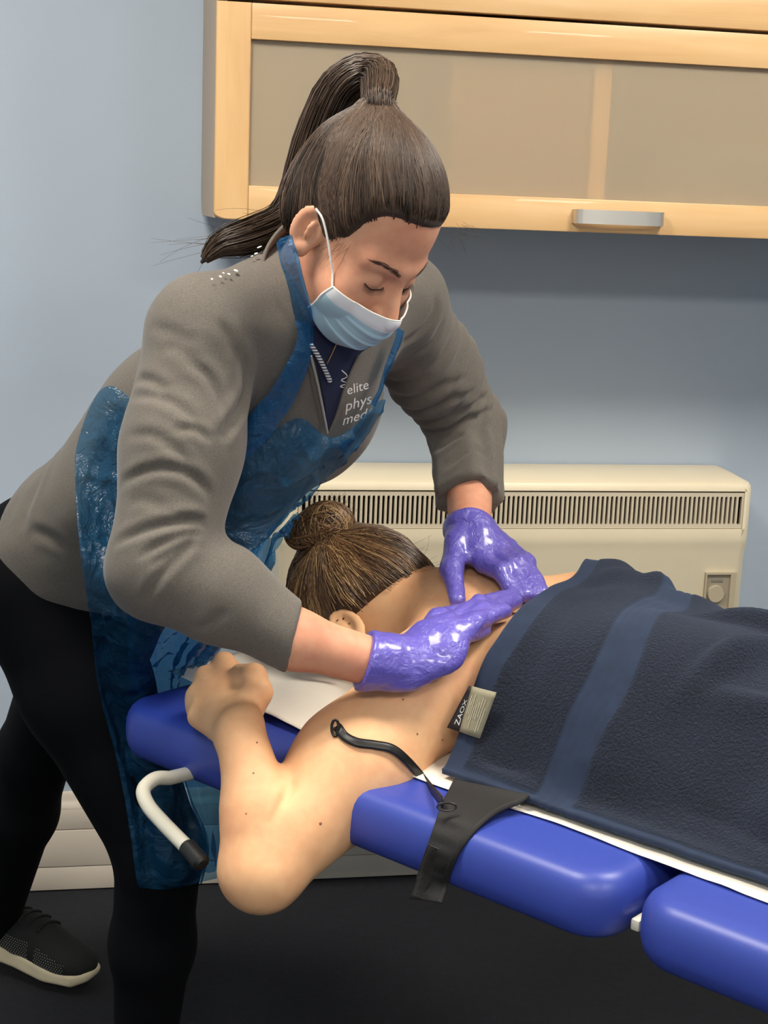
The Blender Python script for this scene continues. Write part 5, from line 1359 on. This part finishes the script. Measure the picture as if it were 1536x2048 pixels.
for i in range(AP.shape[0]):
    ok = ~np.isnan(D0[i]); D0[i] = np.interp(np.arange(D0.shape[1]), np.where(ok)[0], D0[i][ok]) if ok.any() else np.nan
    if i >= 5: D0[i] = np.minimum(D0[i], np.nanmedian(D0[i]) + 0.05)
    D0[i, -1] += 0.055
D0[:5, 6] = D0[:5, 5] + 0.025; D0[:5, 7] = D0[:5, 5] + 0.07
for i in range(5, 10): D0[i] = 0.55 * D0[i] + 0.45 * np.nanmean(D0[i])
D0[6:, 4:] = np.maximum(D0[6:, 4:], 1.95)
D0 = blur(D0, 3)
D0[6:, 4:] = np.maximum(D0[6:, 4:], 1.92)
R_, C_ = 170, 130
PXY = catmull(catmull(AP, R_, 0), C_, 1); DD = catmull(catmull(D0, R_, 0), C_, 1)
Pa = np.array([[W(PXY[i, j, 0], PXY[i, j, 1], DD[i, j]) for j in range(C_)] for i in range(R_)])
flat_ = Pa.reshape(-1, 3)
for _ in range(6):
    d = under(flat_.astype(f32)); push = np.clip(0.0075 - d, 0, 0.02); flat_ = flat_ + grad(under, flat_) * push[:, None]
sC = (flat_ - TO) @ TU; wC = (flat_ - TO) @ TV; lowm = sstep(flat_[:, 2], 0.785, 0.745) * sstep(flat_[:, 2], 0.56, 0.63) * sstep(wC, -0.06, 0.0)
flat_ = flat_ - TU[None] * (np.clip(sC + 0.085, 0, 1) * lowm)[:, None]
Pa = flat_.reshape(R_, C_, 3); Pa = np.stack([blur(Pa[..., k], 40) for k in range(3)], -1)
flat_ = Pa.reshape(-1, 3)
for _ in range(3):
    d = under(flat_.astype(f32)); flat_ = flat_ + grad(under, flat_) * np.clip(0.0065 - d, 0, 0.02)[:, None]
Pa = flat_.reshape(R_, C_, 3); Pa = np.stack([blur(Pa[..., k], 8) for k in range(3)], -1)
lowr = sstep(np.linspace(0, 1, R_), 0.48, 0.62)[:, None, None]; Pa = Pa * (1 - lowr) + np.stack([blur(Pa[..., k], 220) for k in range(3)], -1) * lowr
flat_ = Pa.reshape(-1, 3)
for _ in range(4):
    d = under(flat_.astype(f32)); flat_ = flat_ + grad(under, flat_) * np.clip(0.006 - d, 0, 0.02)[:, None]
Pa = flat_.reshape(R_, C_, 3)
NN = np.cross(np.gradient(Pa, axis=0), np.gradient(Pa, axis=1)); NN /= np.linalg.norm(NN, axis=2)[..., None] + 1e-9; NN *= np.sign(((CAM - Pa) * NN).sum(2))[..., None]
vv = np.linspace(0, 1, R_)[:, None]; uu = np.linspace(0, 1, C_)[None]
lower = sstep(vv, 0.45, 0.7) + 0 * uu
fold = lower * 0.010 * np.sin(uu * 19 + 3 * vnoise(np.stack([uu * 4 + 0 * vv, vv * 3 + 0 * uu, 0 * uu + 0 * vv], -1))) 
r1 = vnoise(Pa * 26); r2 = vnoise(Pa * np.array([60, 60, 34]) + 7); crk = (1 - np.abs(2 * r1 - 1)) ** 3 * 0.009 + (1 - np.abs(2 * r2 - 1)) ** 4 * 0.004
edgef = np.clip(np.minimum(np.minimum(uu, 1 - uu) * 14, np.minimum(vv, 1 - vv) * 20), 0, 1)
Pa = Pa + NN * ((fold + crk * (0.75 + 0.25 * lower)) * edgef)[..., None]
apron = put('apron', grid_mesh('apron', Pa), M_film, ther); apron['label'] = 'thin translucent blue plastic apron'
# the far flap of the skirt hanging behind the first layer
i0_ = int(R_ * 0.40); Pb2 = Pa[i0_:, 20:].copy(); Pb2 = Pb2 + CF * 0.075 + CR * 0.012 + NN[i0_:, 20:] * (0.008 * np.sin(uu[:, 20:] * 27 + 2))[..., None]
fl2 = Pb2.reshape(-1, 3)
for _ in range(5):
    d = under(fl2.astype(f32)); fl2 = fl2 + grad(under, fl2) * np.clip(0.004 - d, 0, 0.02)[:, None]
put('skirt_flap', grid_mesh('skirt_flap', fl2.reshape(Pb2.shape)), M_film, apron)
# halter straps
def film_ribbon(name, pxs, wid, off, src, n=70):
    P = hits(catmull(np.array(pxs, float), n), src, off=off); P = P[~np.isnan(P[:, 0])]; n = len(P)
    for k in range(3): P[:, k] = np.convolve(np.pad(P[:, k], 4, mode='edge'), np.ones(9) / 9, 'valid')
    T = np.gradient(P, axis=0); T /= np.linalg.norm(T, axis=1)[:, None]; N_ = grad(src, P); B = np.cross(T, N_); B /= np.linalg.norm(B, axis=1)[:, None]
    w_ = np.interp(np.linspace(0, 1, n), np.linspace(0, 1, len(wid)), wid)
    g = np.stack([P + B * (w_ * s_)[:, None] + N_ * (0.004 * (1 - 4 * s_ * s_) + 0.005 * (vnoise(P * 50 + s_ * 9) - 0.5))[:, None] for s_ in np.linspace(-0.5, 0.5, 9)], 1)
    return put(name, grid_mesh(name, g), M_film2, apron)
def coll(p): return smin(np.minimum(jk_torso(p), t_neck(p) - 0.024), t_neck(p) - 0.024, 0.01)
film_ribbon('neck_strap', [(566, 470), (582, 530), (600, 600), (612, 660), (604, 710), (580, 765), (542, 822), (490, 885), (405, 960)], [0.022, 0.024, 0.024, 0.020, 0.026, 0.036, 0.036, 0.034, 0.034], 0.012, coll)
film_ribbon('neck_strap', [(802, 655), (790, 690), (782, 712), (768, 745), (758, 780), (742, 815)], [0.022, 0.022, 0.018, 0.010, 0.008, 0.008], 0.012, coll, 40)
# ------------------------------------------------------------------ shoes
M_knit = simple('black_knit', (17, 18, 18), 0.85, bump=0.5, bscale=420); M_sole = simple('cream_foam_sole', (212, 198, 166), 0.7, var=0.08, scale=25); M_dot = simple('pale_mesh_hole', (150, 150, 140), 0.8); M_lace = simple('black_lace', (12, 12, 13), 0.8); M_sock = simple('white_sock', (205, 200, 196), 0.9)
def shoe_parts(toe, fdir, pitch):
    fd = unit([fdir[0], fdir[1], 0]); lt = np.array([-fd[1], fd[0], 0]); up = ez
    cp, sp_ = math.cos(pitch), math.sin(pitch); f2 = fd * cp - up * sp_; u2 = up * cp + fd * sp_
    Ms = np.stack([f2, lt, u2]); org = np.asarray(toe) - f2 * 0.268
    def loc(p): return (p - org.astype(f32)) @ Ms.T.astype(f32)
    def upper(p):
        q = loc(p)
        d = ell(q, (0.045, 0, 0.055), (0.042, 0.033, 0.050)); d = smin(d, ell(q, (0.125, 0, 0.050), (0.080, 0.039, 0.045)), 0.03)
        d = smin(d, ell(q, (0.205, 0, 0.036), (0.060, 0.042, 0.032)), 0.03); d = smin(d, cone(q, (0.06, 0, 0.06), (0.055, 0, 0.098), 0.038, 0.036), 0.02)
        return smax(d, 0.014 - q[:, 2], 0.004)
    def solef(p):
        q = loc(p); x = q[:, 0]; hw = np.interp(x, [0, 0.03, 0.12, 0.19, 0.24, 0.268], [0.026, 0.034, 0.034, 0.043, 0.038, 0.018]).astype(f32)
        zt_ = np.interp(x, [0, 0.10, 0.2, 0.245, 0.268], [0.042, 0.036, 0.028, 0.030, 0.038]).astype(f32); zb_ = np.interp(x, [0, 0.03, 0.18, 0.24, 0.268], [0.008, 0.0, 0.0, 0.006, 0.020]).astype(f32)
        d = smax(np.abs(q[:, 1]) - hw, smax(q[:, 2] - zt_, zb_ - q[:, 2], 0.004), 0.008); return smax(d, smax(x - 0.268, -x, 0.004), 0.010) * 0.8
    lo, hi = bounds([org, org + f2 * 0.27, org + u2 * 0.13, org - up * 0.03], 0.06)
    sh = put('shoe', mesh_np('shoe', *surface(upper, lo, hi, 0.0035)), M_knit, ther, smooth=True); sh['label'] = 'black knitted trainer with cream sole'
    put('sole', mesh_np('sole', *surface(solef, lo, hi, 0.0035)), M_sole, sh, smooth=True)
    # knit holes along the near side
    g = []
    for i in range(30):
        for j in range(9):
            x = 0.085 + 0.0048 * i + (0.0024 if j % 2 else 0); z = 0.028 + 0.0042 * j
            if 0.150 < x < 0.166 or z > 0.064 - 0.25 * max(0, x - 0.15) or x > 0.225: continue
            g.append((x, z))
    V, F_ = [], []
    for x, z in g:
        y = -0.06
        for _ in range(40):
            P = org + f2 * x + lt * y + u2 * z; d = float(upper(P[None].astype(f32))[0]); 
            if d < 0.0004: break
            y += max(d, 0.0004) * 0.9
        c = org + f2 * x + lt * (y - 0.0006) + u2 * z; n0 = len(V); r = 0.0011
        V += [c - f2 * r, c - u2 * r * 1.2, c + f2 * r, c + u2 * r * 1.2]; F_.append((n0, n0 + 1, n0 + 2, n0 + 3))
    o = put('mesh_holes', mesh_np('mesh_holes', np.array(V), F_), M_dot, sh); o['kind'] = 'stuff'
    for k, x in enumerate((0.105, 0.125, 0.145, 0.165)):
        pts_ = []
        for y in np.linspace(-0.026, 0.026, 9):
            z = 0.13
            for _ in range(60):
                P = org + f2 * (x + 0.006 * math.sin(y * 60)) + lt * y + u2 * z; d = float(upper(P[None].astype(f32))[0]); 
                if d < 0.0004: break
                z -= max(d, 0.0004) * 0.9
            pts_.append(P + u2 * 0.002)
        tube('lace', np.array(pts_), 0.0024, M_lace, sh, 6)
    a = org + f2 * 0.055 + u2 * 0.10
    tube('sock', np.array([a - u2 * 0.02, a + u2 * 0.022]), np.array([0.034, 0.033]), M_sock, sh, 20)
toe1 = G(189, 1962, 0.020)
shoe_parts(toe1 - ez * 0.012, (0.93, -0.36), math.radians(7))
toe2 = np.array([AR[0], AR[1], 0]) + unit([0.78, -0.62, 0]) * 0.21 + ez * 0.002
shoe_parts(toe2, (0.78, -0.62), 0.0)
